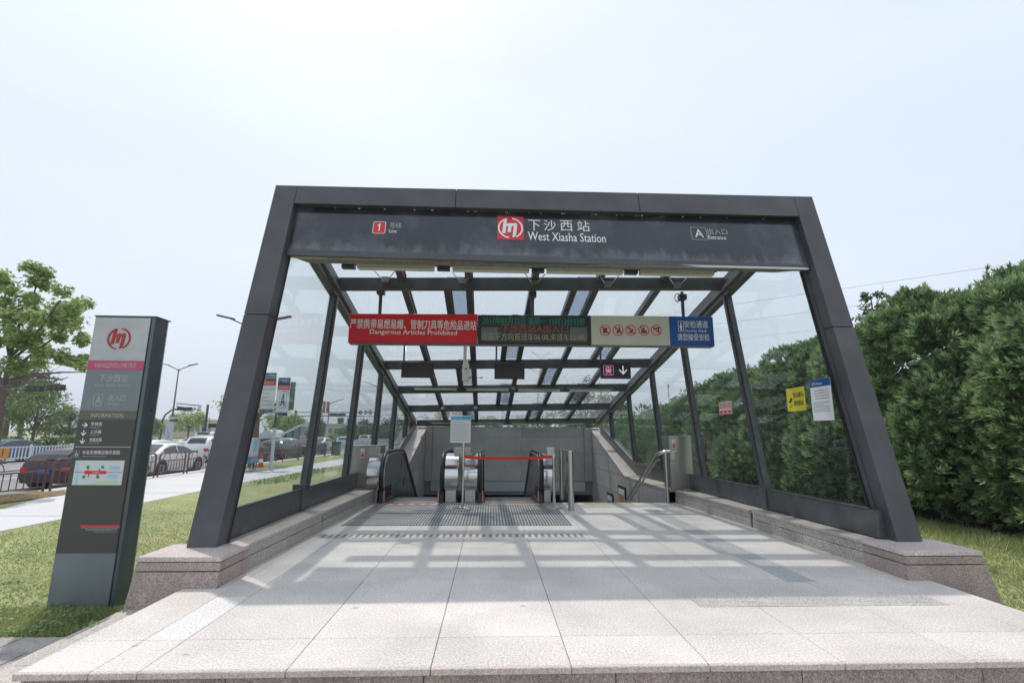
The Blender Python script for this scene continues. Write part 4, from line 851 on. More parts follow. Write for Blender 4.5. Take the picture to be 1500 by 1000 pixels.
print_lines(o, fr, w_*.2, w_*.9, h_*.76, h_*.5, 4, GREYP, 0, 5, .4); print_lines(o, fr, w_*.1, w_*.92, h_*.46, h_*.2, 5, GREYP, 0, 6, .45)
o, fr, w_, h_ = wall_notice('wall_notice', 'white sticker with three red prohibition signs on the right glass wall', (1052.5, 589), (1072.5, 605.5), NB, 4.3)
for k in range(3):
    x0 = w_*(k+.5)/3; q = w_/3; st = obj('sign_border', frame_line(MB(), fr, x0-q*.44, h_*.03, x0+q*.44, h_*.97, .008, .0, .0015, .01), REDP, o)
    mb = ringp(MB(), fr, x0, h_*.66, q*.26, q*.35, 0, 360, .0, .0015, 14); plate(mb, fr, x0-q*.32, h_*.10, x0+q*.32, h_*.30, 0, .0015); obj('prohibition_mark', mb, REDP, st)
    obj('figure', plate(MB(), fr, x0-q*.08, h_*.52, x0+q*.08, h_*.80, 0, .001), BLK, st)

# ------------------------------------------------------------------ totem
YT = 5.45; TB = mat('totem_blue_grey_metal', (.19,.22,.24), .38, .35, .5, var=.1, vscale=3, stretch=(1, 1, .3)); TL = mat('totem_light_steel', (.44,.445,.44), .33, .6, .5, var=.12, vscale=3)
TD = mat('totem_charcoal_panel', (.065,.063,.062), .5); TO = mat('totem_olive_band', (.12,.115,.09), .45); TE = mat('totem_edge', (.11,.14,.16), .3, .5, .5, var=.1)
def tp(px, py): return at(px, py, YT)
bl, br, tl, tr_ = Vector((-4.10, YT, -.45)), Vector((-3.43, YT, -.45)), tp(140.5, 465), tp(216, 462.5)
tx0, tx1, tz1 = (bl.x+tl.x)/2, (br.x+tr_.x)/2, (tl.z+tr_.z)/2
tt = thing('information_totem', 'tall grey metro information totem with red logo standing on the lawn', 'totem', ((tx0+tx1)/2, YT, -.45))
obj('totem_body', MB().prism([(x, y, -.449) for x, y in [(tx0, YT), (tx1, YT), (tx1+.03, YT+.01), (tx1+.045, YT+.05), (tx1+.045, YT+.2), (tx1+.03, YT+.24), (tx0, YT+.25), (tx0-.01, YT+.2), (tx0-.01, YT+.03)]], (0, 0, tz1+.449)), TE, tt, bevel=.004)
TF = Frame((tx0, YT, 0)); W_ = tx1-tx0
def tb(y1, y0, xa=0, xb=1, px=170): return (xa*W_, tp(px, y0).z, xb*W_, tp(px, y1).z)
def tplate(name, y1, y0, m, px=170, h=.006): a = tb(y1, y0, .012, .985, px); return obj(name, plate(MB(), TF, a[0], a[1], a[2], a[3], .0005, h), m, tt)
t1 = tplate('top_panel', 465.5, 528.2, TL); tplate('magenta_band', 528.8, 541, PINKP); MP = MATS['magenta_band']
t2 = tplate('station_name_panel', 541.5, 601.5, TB); t3 = tplate('information_band', 602, 614, TO); t4 = tplate('directory_panel', 614.5, 809, TD); t5 = tplate('foot_panel', 809.6, 893, TB)
def tfit(parent, s, x0, y1, x1, y0, m, bold=.0, h=.007):
    a, b = tp(x0, y0), tp(x1, y1); # undo the lean of verticals in the picture: measure x at mid height
    c, d = tp(x0, (y0+y1)/2), tp(x1, (y0+y1)/2); return lettering(parent, TF, s, c.x-tx0, a.z, d.x-tx0, b.z, m, bold, h)
c = tp(175, 496); metro_logo(t1, TF, c.x-tx0, c.z, .123, mat('totem_logo_red', (.42,.03,.035), .5), .006, .012)
tfit(t1, 'HANGZHOU METRO', 140, 532, 200, 538, WHITE2, .0)
SIL = mat('raised_silver_letter', (.40,.42,.43), .35, .3)
tfit(t2, '下沙西站', 146, 548, 188, 559, SIL, -.01); tfit(t2, 'West Xiasha Station', 139, 561.5, 190, 566, SIL, .01)
a, b = tp(136, 594.5), tp(153.5, 577.5); obj('exit_badge', frame_line(MB(), TF, a.x-tx0+.005, a.z, b.x-tx0-.005, b.z, .006, .007, .009, .015), SIL, t2); tfit(t2, 'A', 140.5, 580, 149.5, 591.5, SIL, 0)
tfit(t2, '出入口', 160, 578, 184, 587, SIL, -.01); tfit(t2, 'Entrance', 159.5, 589, 176, 592.5, SIL, .0)
tfit(t3, 'INFORMATION', 134, 605.5, 181, 611, WHITE2, 0)
for i, (nm, en, y) in enumerate((('学林街', 'Xuelin St', 618), ('上沙路', 'Shangsha Rd', 629.5), ('幸福北路', 'Xingfu North Rd', 641))):
    x = 134-i*1.2; w_ = 16.5 if i < 2 else 22-4
    tfit(t4, nm, x, y, x+w_, y+5.5, WHITE, .0); tfit(t4, en, x-1, y+6.6, x+w_*.75, y+9, WHITE2, .0)
    c = tp(125-i*1.7, y+4.2); mb = MB(); L_ = .028; q = .004; x_, z_ = c.x-tx0, c.z
    def rot(pts, ang): return [(x_+a_*math.cos(ang)-b_*math.sin(ang), z_+a_*math.sin(ang)+b_*math.cos(ang)) for a_, b_ in pts]
    an = 0 if i == 0 else R(-90)
    poly2(mb, TF, rot([(-L_, -q), (L_, -q), (L_, q), (-L_, q)], an), .007, .008)
    for sgn in (-1, 1): poly2(mb, TF, rot([(L_+.004, 0), (L_-.003, sgn*.008), (-.002, sgn*.028), (-.006, sgn*.022), (L_-.012, 0)], an), .0072, .0084)
    obj('arrow', mb, WHITE, t4)
a = tb(653.8, 654.8, .03, .97, 160); obj('divider_line', plate(MB(), TF, *a, .006, .0075), WHITE2, t4)
a, b = tp(108, 669.5), tp(117.5, 659.5); fb = obj('accessible_badge', frame_line(MB(), TF, a.x-tx0, a.z, b.x-tx0, b.z, .003, .007, .008, .006), WHITE2, t4); cx_, cz_ = (a.x+b.x)/2-tx0, (a.z+b.z)/2
mb = ringp(MB(), TF, cx_+.002, cz_-.008, .011, .015, 100, 400, .007, .008, 12); poly2(mb, TF, [(cx_-.004, cz_), (cx_+.012, cz_), (cx_+.018, cz_-.018), (cx_+.013, cz_-.018), (cx_+.008, cz_-.006), (cx_-.004, cz_-.006)], .0071, .008); ringp(mb, TF, cx_-.002, cz_+.018, .0003, .005, 0, 360, .007, .008, 8); poly2(mb, TF, [(cx_-.004, cz_), (cx_, cz_), (cx_+.001, cz_+.012), (cx_-.004, cz_+.012)], .007, .008); obj('wheelchair_symbol', mb, WHITE, fb)
tfit(t4, '车站无障碍设施示意图', 121.5, 659.5, 176, 665, WHITE, 0); tfit(t4, 'Map of Accessible Facilities', 121.5, 667, 156, 669.5, WHITE2, 0)
# map
x0, x1 = tp(109, 692).x-tx0, tp(181, 692).x-tx0; za, zb_ = tp(140, 710).z, tp(140, 674).z
mp_ = obj('area_map', plate(MB(), TF, x0, za, x1, zb_, .006, .0085), mat('map_paper', (.60,.66,.68), .4), t4); mw, mh = x1-x0, zb_-za
def mq(name, pts, m, h=.0095): return obj(name, poly2(MB(), TF, [(x0+mw*a_, za+mh*b_) for a_, b_ in pts], .0085, h), m, mp_)
mgt = MP; LB = mat('map_water', (.35,.58,.72), .5); LG = mat('map_green', (.50,.66,.48), .5)
mq('map_park', [(.18, .0), (.9, .0), (.9, .22), (.78, .20), (.5, .12)], LG, .0088); mq('map_lake', [(.71, .62), (.9, .60), (.93, .72), (.84, .78), (.72, .78)], LB); mq('map_lake', [(.68, .30), (.86, .26), (.92, .36), (.85, .44), (.70, .42)], LB)
mq('map_river', [(.07, 0), (.11, 0), (.09, .55), (.05, 1), (.02, 1), (.06, .5)], LB, .009)
mq('metro_line', [(.02, .505), (.98, .505), (.98, .53), (.02, .53)], mgt, .010); mq('station_box', [(.22, .45), (.66, .45), (.66, .58), (.22, .58)], REDP, .0115)
for a_, b_ in ((.24, .68), (.54, .68), (.19, .28), (.47, .28)): mq('exit_symbol', [(a_, b_), (a_+.06, b_), (a_+.06, b_+.10), (a_, b_+.10)], GREENP, .0105)
for a_, b_, c_ in ((.27, .58, .66), (.50, .58, .68), (.30, .32, .45), (.48, .36, .45)): mq('exit_corridor', [(a_, b_), (a_+.02, b_), (a_+.02, c_), (a_, c_)], REDP, .011)
lettering(mp_, TF, '下沙西站', x0+mw*.37, za+mh*.485, x0+mw*.52, za+mh*.545, WHITE, 0, .0125)
a = tb(768, 771, .37, .985, 145); obj('red_rule', plate(MB(), TF, a[0]-.02, a[1], a[2], a[3], .006, .008), REDP, t4); a = tb(771.8, 772.6, .36, .985, 145); obj('white_rule', plate(MB(), TF, a[0], a[1], a[2], a[3], .006, .008), WHITE2, t4)
tfit(t4, '杭州市地铁集团有限责任公司', 126, 773.6, 171.5, 777, WHITE2, 0); tfit(t4, 'HANGZHOU METRO GROUP CO.,LTD', 136, 777.8, 171.5, 779.4, WHITE2, 0)
obj('panel_joint', MB().box((tx1-.006, YT-.006, -.449), (tx1+.002, YT+.001, tz1)), BLACK, tt); obj('top_cap', MB().box((tx0-.012, YT-.004, tz1+.0005), (tx1+.047, YT+.252, tz1+.012)), TE, tt)
# ------------------------------------------------------------------ vegetation
HEDGE = leaf_mat('hedge_leaf', (.028,.062,.036), (.25,.37,.17), .45, .28)
HEDGEN = leaf_mat('hedge_new_leaf', (.12,.21,.09), (.34,.46,.22), .45, .35)
MAPLE = leaf_mat('maple_leaf', (.15,.24,.075), (.44,.54,.22), .5, .45)
BROAD = leaf_mat('broad_leaf', (.08,.15,.05), (.24,.33,.12), .5, .35)
DARKL = leaf_mat('dark_leaf', (.04,.085,.04), (.13,.20,.08), .5, .25)
REDL = leaf_mat('reddish_leaf', (.05,.045,.03), (.14,.10,.06), .5, .3)
GRASSM = leaf_mat('grass_blade', (.18,.26,.09), (.44,.47,.21), .6, .3)
BARK = mat('bark', (.13,.10,.08), .9, var=.3, vscale=8, bump=.6, bscale=40)
CORE = mat('shaded_hedge_core', (.02,.03,.015), .95)  # near-black green for the light-blocking core of the hedge
def basis(d):
    """two unit vectors across each row of directions d"""
    a = np.where(np.abs(d[:, 2:3]) < .9, np.array([[0, 0, 1.]]), np.array([[1., 0, 0]])); u = np.cross(d, a); u /= np.linalg.norm(u, axis=1, keepdims=True); return u, np.cross(d, u)
def unit(a): return a/np.maximum(np.linalg.norm(a, axis=1, keepdims=True), 1e-6)
def sprigs(P, D, length, nleaf, ll, lw):
    """narrow leaves in a spiral along a short twig at each point P with direction D"""
    N = len(P); D = unit(D); u, v = basis(D); V = []; sc = NR.uniform(.7, 1.35, (N, 1))
    for k in range(nleaf):
        t = .35+.65*(k+.5)/nleaf; a = k*2.4+NR.uniform(0, .5, (N, 1)); rad = u*np.cos(a)+v*np.sin(a)
        base = P+D*length*t*sc; dr = unit(D*(.45+.9*t)+rad*(1.1-.7*t)+NR.normal(0, .12, (N, 3))); w = unit(np.cross(dr, D+.01))
        l_ = ll*sc*(1-.3*abs(t-.4)); mid = base+dr*l_*.45; V += [base, mid+w*lw*sc, base+dr*l_, mid-w*lw*sc]
    A = np.stack(V, 1).reshape(-1, 3); n = N*nleaf; return A, np.arange(n*4).reshape(n, 4)
def hedge():
    t = thing('hedge', 'tall dense dark green hedge with narrow leaves along the right side of the station', 'hedge', (10.2, 18, G0))
    # lumps on the surface of a long rounded ridge
    L_ = []; 
    def topz(y): return 3.45+.24*math.sin(y*1.35+1)+.16*math.sin(y*3.1)+.12*math.sin(y*6.3)-max(0, (y-13))*.085+.24*math.exp(-((y-11.5)/1.8)**2)+(.25 if y < 9 else 0)
    y = 3.5
    while y < 46:
        H = max(1.9, topz(y)-G0); near = y < 17
        for k in range(11 if near else 8):
            s_ = (k+.2+.6*random.random())/(11 if near else 8)
            # profile: from foot on the west face over the crown
            if s_ < .62: x = 9.34+.24*math.sin(s_*9+y*1.7)+.20*math.sin(y*2.4)+(.16 if s_ > .35 else 0)+.5*max(0, s_-.40)*2; z = G0+.25+(H-.75)*s_/.62; nx, nz = -1, .15+.5*s_
            else: q = (s_-.62)/.38; x = 9.55+2.2*q; z = G0+H-.42+.30*math.sin(q*3.1); nx, nz = -.5+.6*q, 1
            L_.append((x+random.uniform(-.2, .16), y+random.uniform(-.25, .25), z+random.uniform(-.15, .15), nx, random.uniform(-.45, .15), nz+.25, random.uniform(.26, .66) if near else random.uniform(.42, .7)))
        y += .42 if near else .62
    P, D = [], []
    for (x, y, z, nx, ny, nz, r) in L_:
        near = y < 17; n = int((70 if near else 42)*(r/.42)**2) if not y > 28 else 32
        d = unit(NR.normal(0, 1, (n, 3))+np.array([[nx, ny, nz]])*1.15); rr = r*NR.uniform(.55, 1.0, (n, 1))**.6
        p = np.array([[x, y, z]])+d*rr*np.array([[.8, 1, 1]]); ok = p[:, 2] > G0+.03; P.append(p[ok]); D.append((d+np.array([[-.15, 0, .55]])+NR.normal(0, .3, (n, 3)))[ok])
    P = np.concatenate(P); D = np.concatenate(D)
    nr = P[:, 1] < 17
    new = nr & (NR.random(len(P)) < .22); old = nr & ~new
    A, Fc = sprigs(P[old], D[old], .17, 10, .14, .018); o = fast_mesh('foliage', A, Fc, HEDGE, t); o['kind'] = 'stuff'
    A, Fc = sprigs(P[new]+unit(D[new])*.07, D[new], .15, 11, .15, .019); o = fast_mesh('new_growth', A, Fc, HEDGEN, t); o['kind'] = 'stuff'
    A, Fc = sprigs(P[~nr], D[~nr], .24, 7, .17, .020); o = fast_mesh('foliage', A, Fc, HEDGE, t); o['kind'] = 'stuff'
    # upright leader shoots along the crown
    n = 330; yy = NR.uniform(4, 30, n); P = []; D = []
    for y in yy:
        b = np.array([9.5+NR.uniform(0, 1.6), y, topz(y)-.1]); hgt = NR.uniform(.12, .7)
        for k in range(int(hgt/.05)): P.append(b+np.array([NR.normal(0, .03), NR.normal(0, .03), k*.06])); D.append([NR.normal(0, .5), NR.normal(0, .5), 1])
    A, Fc = sprigs(np.array(P), np.array(D), .12, 9, .13, .011); o = fast_mesh('leader_shoots', A, Fc, HEDGE, t); o['kind'] = 'stuff'
    mb = MB(); rows = []   # dark opaque core added inside the hedge to block light
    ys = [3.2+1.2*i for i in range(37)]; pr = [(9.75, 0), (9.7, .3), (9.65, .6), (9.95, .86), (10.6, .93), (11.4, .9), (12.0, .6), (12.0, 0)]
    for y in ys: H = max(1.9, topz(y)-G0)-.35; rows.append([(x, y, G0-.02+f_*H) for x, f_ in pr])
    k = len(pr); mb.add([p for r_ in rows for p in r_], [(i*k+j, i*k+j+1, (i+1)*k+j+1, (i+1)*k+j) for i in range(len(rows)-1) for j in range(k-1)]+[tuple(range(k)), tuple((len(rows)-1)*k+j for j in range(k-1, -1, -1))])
    obj('light_block_core', mb, CORE, t)
hedge()
def leaf_cloud(C, rad, per, size, star=False, flat=.55, drop=.25):
    """C: clump centres (n,3) with radii rad; per leaves each of a given size"""
    n = len(C); P = np.repeat(C, per, 0); r = np.repeat(rad, per)[:, None]; d = unit(NR.normal(0, 1, (n*per, 3))); P = P+d*r*NR.uniform(.35, 1, (n*per, 1))*np.array([[1, 1, .75]])
    nrm = unit(d*.5+np.array([[0, 0, flat]])+NR.normal(0, .45, d.shape)); u, v = basis(nrm); a = NR.uniform(0, 6.28, (len(P), 1)); u, v = u*np.cos(a)+v*np.sin(a), v*np.cos(a)-u*np.sin(a)
    s = size*NR.uniform(.6, 1.25, (len(P), 1)); v_ = v-nrm*drop
    if star:   # five-lobed leaf, 3 quads
        pts = [(0, -.5), (.20, -.05), (.5, .05), (.22, .2), (0, .55), (-.22, .2), (-.5, .05), (-.20, -.05)]
        V = np.stack([P+u*s*x+v_*s*y for x, y in pts], 1).reshape(-1, 3); m = len(P); b = np.arange(m)[:, None]*8
        return V, np.concatenate([b+np.array([[0, 1, 4, 7]]), b+np.array([[1, 2, 3, 4]]), b+np.array([[7, 4, 5, 6]])])
    V = np.stack([P-v_*s*.5, P+u*s*.32, P+v_*s*.5, P-u*s*.32], 1).reshape(-1, 3); return V, np.arange(len(P)*4).reshape(-1, 4)
def tree(name, label, base, H, cr, ch, trunk_r, leafm, nclump, per, lsize, cbase=.35, star=False, group=None, lean=(0, 0), seed=0, cat='tree', crad=(.35, .7), limbs=6, squash=1.):
    rr = random.Random(seed); t = thing(name, label, cat, base, group=group); b = Vector(base); top = b+Vector((lean[0], lean[1], H))
    mb = MB(); mid = b+Vector((lean[0]*.3, lean[1]*.3, H*cbase)); mb.tube([b, b.lerp(mid, .5)+Vector((.03, .02, 0)), mid, mid.lerp(top, .45), mid.lerp(top, .8)], [trunk_r, trunk_r*.85, trunk_r*.75, trunk_r*.4, trunk_r*.15], 8)
    cc = mid.lerp(top, .5); C = []
    for i in range(limbs):
        a = i*6.283/limbs+rr.random(); e = Vector((math.cos(a)*cr*.8, math.sin(a)*cr*.8, (rr.random()-.15)*ch*.6)); st = mid.lerp(top, .25*rr.random())
        m_ = st.lerp(cc+e, .5)+Vector((0, 0, ch*.07)); mb.tube([st, m_, cc+e], [trunk_r*.4, trunk_r*.22, trunk_r*.07], 6)
        for q in range(3): e2 = cc+e+Vector((rr.uniform(-1, 1), rr.uniform(-1, 1), rr.uniform(-.2, 1)))*cr*.3; mb.tube([m_.lerp(cc+e, .3+.2*q), e2], [trunk_r*.1, trunk_r*.04], 4)
    obj('trunk', mb, BARK, t, smooth=True)
    for i in range(nclump):
        while True:
            p = np.array([rr.uniform(-1, 1) for _ in range(3)]); 
            if .2 < (p**2).sum() < 1: break
        w_ = 1-.35*max(0, p[2]); C.append([cc.x+p[0]*cr*w_, cc.y+p[1]*cr*w_, cc.z+p[2]*ch/2*squash])
    C = np.array(C); A, Fc = leaf_cloud(C, NR.uniform(crad[0], crad[1], len(C)), per, lsize, star); o = fast_mesh('crown', A, Fc, leafm, t); return t
# big maple-like tree at the left edge, light green
base = Vector((at(-3, 640, 15.2).x, 15.2, G0))
t = thing('street_tree', 'light green broad-leaved tree with spreading branches at the left edge, behind the railing', 'tree', base)
mb = MB(); c0 = at(10, 560, 15.2); mb.tube([base, at(0, 610, 15.2), at(3, 578, 15.2), at(12, 540, 15.3), at(20, 500, 15.3)], [.11, .10, .09, .06, .04], 9); C = []
limbs = [((14, 545, 15.2), (45, 520, 15.2), (85, 490, 15.3), (112, 462, 15.4)), ((10, 565, 15.2), (50, 548, 15), (95, 545, 14.8), (122, 545, 14.7)), ((12, 556, 15.1), (50, 550, 15.4), (90, 556, 15.6), (100, 552, 15.7)), ((18, 510, 15.3), (30, 470, 15.3), (50, 430, 15.3), (58, 398, 15.4)),
         ((14, 520, 15.2), (5, 470, 15.4), (8, 430, 15.5), (-20, 410, 15.5)), ((18, 520, 15.3), (60, 480, 14.6), (88, 440, 14.4), (100, 460, 14.2)), ((8, 560, 15.2), (-30, 530, 15), (-60, 500, 15), (-80, 470, 15)), ((14, 530, 15.2), (50, 500, 16.2), (70, 470, 16.6), (80, 450, 16.8))]
for l_ in limbs:
    p = [at(*q) for q in l_]; mb.tube(p, [.05, .035, .022, .01], 6)
    for i in range(3):
        for k in range(3):
            q = p[i].lerp(p[i+1], (k+1)/3); C.append(tuple(q+Vector((random.gauss(0, .22), random.gauss(0, .3), random.gauss(0, .2)))))
for q in ((100, 452, 15), (116, 446, 15.2), (124, 445, 15.2), (60, 395, 15.3), (52, 410, 15.2), (66, 402, 15.3), (45, 440, 15), (20, 465, 15), (5, 440, 15.2), (30, 500, 15), (60, 520, 14.8), (90, 520, 15), (120, 500, 15), (105, 560, 14.8), (70, 552, 15.3), (40, 545, 15), (75, 470, 15), (88, 495, 15), (20, 530, 15), (110, 530, 14.9), (126, 525, 15), (0, 500, 15), (10, 415, 15.6), (0, 405, 15.6), (28, 455, 15.2), (50, 470, 15.5), (-15, 450, 15.4), (-20, 500, 15.3), (60, 548, 15.1)): C.append(tuple(at(*q)))
obj('trunk', mb, BARK, t, smooth=True); C = np.array(C); C = C[C[:, 2] > at(60, 538, 15).z]
A, Fc = leaf_cloud(C, NR.uniform(.22, .42, len(C)), 125, .15, True, flat=.8); fast_mesh('crown', A, Fc, MAPLE, t)
# same kind of tree seen through the left glass wall, trunk beside the portal leg
def T(px, py, Y, z=None): p = at(px, py, Y); return (p.x, p.y, z if z is not None else (GS if p.x < -13 else G0))
tree('street_tree', 'street tree partly hidden behind the left portal leg, by the white and red signs', T(373, 640, 26), 3.95, 1.9, 1.6, .22, MAPLE, 40, 40, .15, .6, True, seed=3, crad=(.3, .5))
GT = 'trees across the street at the left'
tree('park_tree', 'tall dark tree at the far left across the street', T(8, 630, 52), 9.5, 3.4, 6.5, .28, DARKL, 90, 46, .3, .3, seed=5, group=GT, crad=(.6, 1.1))
tree('park_tree', 'dark tree across the street just left of the pale young tree', T(30, 630, 54), 8.6, 2.8, 5.5, .25, DARKL, 80, 46, .3, .3, seed=6, group=GT, crad=(.6, 1.0))
tree('park_tree', 'brighter green tree with visible trunk across the street, left of the totem', T(50, 630, 46), 6.9, 2.3, 5.0, .16, BROAD, 80, 40, .24, .22, seed=7, group=GT, crad=(.45, .8))
tree('park_tree', 'rounded green tree across the street beside the totem edge', T(100, 632, 56), 4.2, 3.0, 3.0, .2, DARKL, 60, 46, .3, .3, seed=8, group=GT, crad=(.6, 1.0))
tree('park_tree', 'small green tree right of the totem in front of the beige building', T(218, 640, 60), 3.8, 1.4, 2.6, .12, BROAD, 40, 36, .25, .3, seed=9, group=GT, crad=(.4, .7))
tree('park_tree', 'light green tree behind the traffic signal mast', T(275, 640, 66), 5.4, 2.2, 3.0, .14, MAPLE, 50, 40, .28, .35, seed=10, group=GT, crad=(.5, .8))
tree('park_tree', 'light young tree seen through the left glass behind the bus stop signs', T(404, 645, 60), 4.3, 1.6, 2.4, .12, MAPLE, 50, 40, .26, .4, seed=11, group=GT, crad=(.4, .8))
tree('park_tree', 'light green young tree seen through the left glass by the signal pole', T(427, 648, 58), 4.4, 1.3, 2.8, .12, MAPLE, 46, 40, .26, .25, seed=12, group=GT, crad=(.4, .7))
tree('park_tree', 'dark conical tree far behind the street banner', T(463, 648, 78), 4.4, 1.5, 4.0, .15, DARKL, 44, 40, .32, .1, seed=13, group=GT, crad=(.6, .9))
tree('park_tree', 'round dark tree far behind the left glass, before the turquoise hoarding', T(529, 650, 82), 4.2, 2.9, 3.8, .2, DARKL, 60, 46, .34, .1, seed=14, group=GT, crad=(.7, 1.1))
tree('park_tree', 'small tree far behind the left glass near the blue sign', T(500, 650, 95), 3.0, 2.2, 2.2, .15, BROAD, 40, 40, .34, .1, seed=15, group=GT, crad=(.6, .9))
for i, (px, w_, Y, h) in enumerate(((2, 1.8, 40, 1.35), (21, 1.5, 40, 1.55), (55, 1.3, 43, 1.2), (75, 1.6, 41, 1.5), (98, 1.9, 42, 1.7), (120, 1.5, 44, 1.5), (222, 1.0, 58, 1.2), (300, 1.4, 58, 1.2), (486, 1.4, 70, 1.7), (470, 1.2, 66, 1.4))):
    labs = ['round clipped bush across the street at the left picture edge', 'round dark clipped bush left of the pale tree trunk', 'small bush under the brighter green tree', 'low bush just right of the pale tree trunk', 'wide round bush nearest the totem', 'bush half hidden behind the totem', 'small bush right of the totem', 'bush behind the white van', 'bush right of the street banner', 'bush under the street banner']
    c = at(px, 632, Y); tt_ = thing('round_bush', labs[i], 'bush', (c.x, Y, GS), group='clipped bushes across the street')
    n = 34; d = unit(NR.normal(0, 1, (n, 3))); d[:, 2] = np.abs(d[:, 2]); Cc = np.array([[c.x, Y, GS+.1]])+d*np.array([[w_*.8, w_*.8, h*.85]]); A, Fc = leaf_cloud(Cc, NR.uniform(.3, .45, n), 60, .17); fast_mesh('foliage', A, Fc, DARKL if i % 2 else BROAD, tt_)
    obj('stem', MB().tube([(c.x, Y, GS), (c.x, Y, GS+.6)], .06, 6), BARK, tt_)
# trees behind the station, seen through the glass roof
GB = 'trees behind the station seen through the glass roof'
for i, (px, Y, H, cr, lab) in enumerate(((575, 70, 4.2, 3, 'low tree behind the station at the lower left corner of the glass roof'), (640, 74, 4.9, 3.4, 'tree behind the station, second from the left through the glass roof'), (672, 80, 6.2, 3.0, 'slightly taller tree behind the station left of the centre of the roof'), (715, 78, 4.6, 3.4, 'low tree behind the station at the middle of the glass roof'), (770, 76, 5.0, 3.6, 'tree behind the station at the foot of the power pylon'), (820, 70, 5.2, 3.2, 'tree behind the station right of the power pylon'), (858, 48, 7.4, 2.8, 'tallest dark tree behind the station through the right of the glass roof'), (893, 46, 5.6, 2.6, 'dark tree behind the station beside the end of the hedge'))):
    tree('park_tree', lab, T(px, 640, Y), H, cr, H*.8, .2, DARKL, 60, 42, .32, .15, seed=20+i, group=GB, crad=(.6, 1.1))
tree('young_tree', 'thin dark young tree rising above the hedge beside the right portal leg', T(1298, 600, 12.6), at(1290, 418, 12.6).z-G0, .38, 1.2, .05, DARKL, 16, 40, .10, .78, seed=31, crad=(.10, .2), limbs=5)
tree('young_tree', 'small dark tree rising above the hedge, seen through the right glass wall', T(1052, 640, 22), at(1052, 543, 22).z-G0, .7, 1.5, .07, DARKL, 22, 40, .15, .6, seed=32, crad=(.2, .35), limbs=5)
tree('young_tree', 'reddish brown leaved tree above the hedge at the right picture edge', T(1515, 600, 9.6), at(1500, 385, 9.6).z-G0, .7, 1.3, .06, REDL, 22, 60, .09, .65, seed=33, crad=(.18, .32), limbs=5)
# grass: blades near the camera
def blades(n, region, hgt, seed, name, label=None):
    rg = np.random.default_rng(seed); P = region(rg, n); n = len(P); a = rg.uniform(0, 6.28, n); h = hgt*rg.uniform(.4, 1.3, n); w_ = .0045+.004*rg.random(n); ln = rg.normal(0, .5, (n, 2))*h[:, None]
    d = np.stack([np.cos(a)*w_, np.sin(a)*w_, np.zeros(n)], 1); tip = P+np.stack([ln[:, 0], ln[:, 1], h], 1); V = np.stack([P-d, P+d, tip], 1).reshape(-1, 3)
    o = fast_mesh(name, V, np.arange(n*3).reshape(n, 3), GRASSM, None, label=label, cat='grass', kind='stuff'); return o
def reg_l(rg, n):
    x = rg.uniform(-8.1, -2.75, n); y = rg.uniform(4.75, 13, n)**1.0; keep = rg.random(n) < np.clip(1.5-(y-4.75)/6, .12, 1); keep &= ~((x > -4.15) & (x < -3.4) & (y > 5.44) & (y < 5.71)); keep &= ~((x > -3.02) & (y < 5.0)); return np.stack([x, y, np.full(n, G0)], 1)[keep]
blades(45000, reg_l, .024, 1, 'lawn_grass', 'short mown lawn grass beside the totem')
def reg_t(rg, n):
    a = rg.uniform(0, 1, n); side = rg.random(n); x = np.where(side < .75, rg.uniform(-5.6, -3.1, n), rg.uniform(-3.2, -2.8, n)); y = np.where(side < .75, rg.uniform(4.74, 5.45, n), rg.uniform(4.9, 6.4, n)); return np.stack([x, y, np.full(n, G0)], 1)
blades(16000, reg_t, .045, 2, 'weedy_grass', 'longer dark green weedy grass around the foot of the totem')
def reg_r(rg, n):
    x = rg.uniform(4.5, 9.4, n); y = rg.uniform(3.5, 14, n); keep = ~((x < 5.15) & (y < 5.6)); return np.stack([x, y, np.full(n, G0)], 1)[keep]
blades(60000, reg_r, .05, 3, 'lawn_grass', 'lawn grass between the right plinth and the hedge')
def reg_h(rg, n): x = 9.05-np.abs(rg.normal(0, .35, n)); return np.stack([x, rg.uniform(5, 16, n), np.full(n, G0)], 1)
blades(14000, reg_h, .17, 4, 'long_grass', 'long pale grass along the foot of the hedge')
def reg_g(rg, n): return np.stack([rg.uniform(-2.8, -2.0, n)*0+rg.normal(-5.2, 1.6, n), rg.normal(13.6, .5, n)*0+18+rg.normal(0, 2.2, n), np.full(n, G0)], 1)
rg = np.random.default_rng(77); nC = 150; Cw = np.stack([rg.uniform(-6.6, -3.0, nC), 4.8+np.abs(rg.normal(0, .75, nC)), np.full(nC, G0+.02)], 1); Cw = Cw[~((Cw[:, 0] > -4.25) & (Cw[:, 0] < -3.3) & (Cw[:, 1] > 5.4) & (Cw[:, 1] < 5.75))]
A, Fc = leaf_cloud(Cw, rg.uniform(.05, .14, len(Cw)), 34, .036, flat=1.4); A[:, 2] = np.maximum(A[:, 2], G0+.004); fast_mesh('clover_weeds', A, Fc, HEDGEN, None, label='patches of small leafy weeds in the grass around the totem', cat='weeds', kind='stuff')
A = np.stack([rg.uniform(5.2, 9, 60), rg.uniform(4, 9, 60), np.full(60, G0+.02)], 1); A, Fc = leaf_cloud(A, rg.uniform(.05, .14, 60), 30, .036, flat=1.4); fast_mesh('clover_weeds', A, Fc, HEDGEN, None, label='patches of small leafy weeds in the grass by the hedge', cat='weeds', kind='stuff')
p = Vector((-2.79, 4.42, -.30)); mb = MB()   # weed in the corner of plinth and step
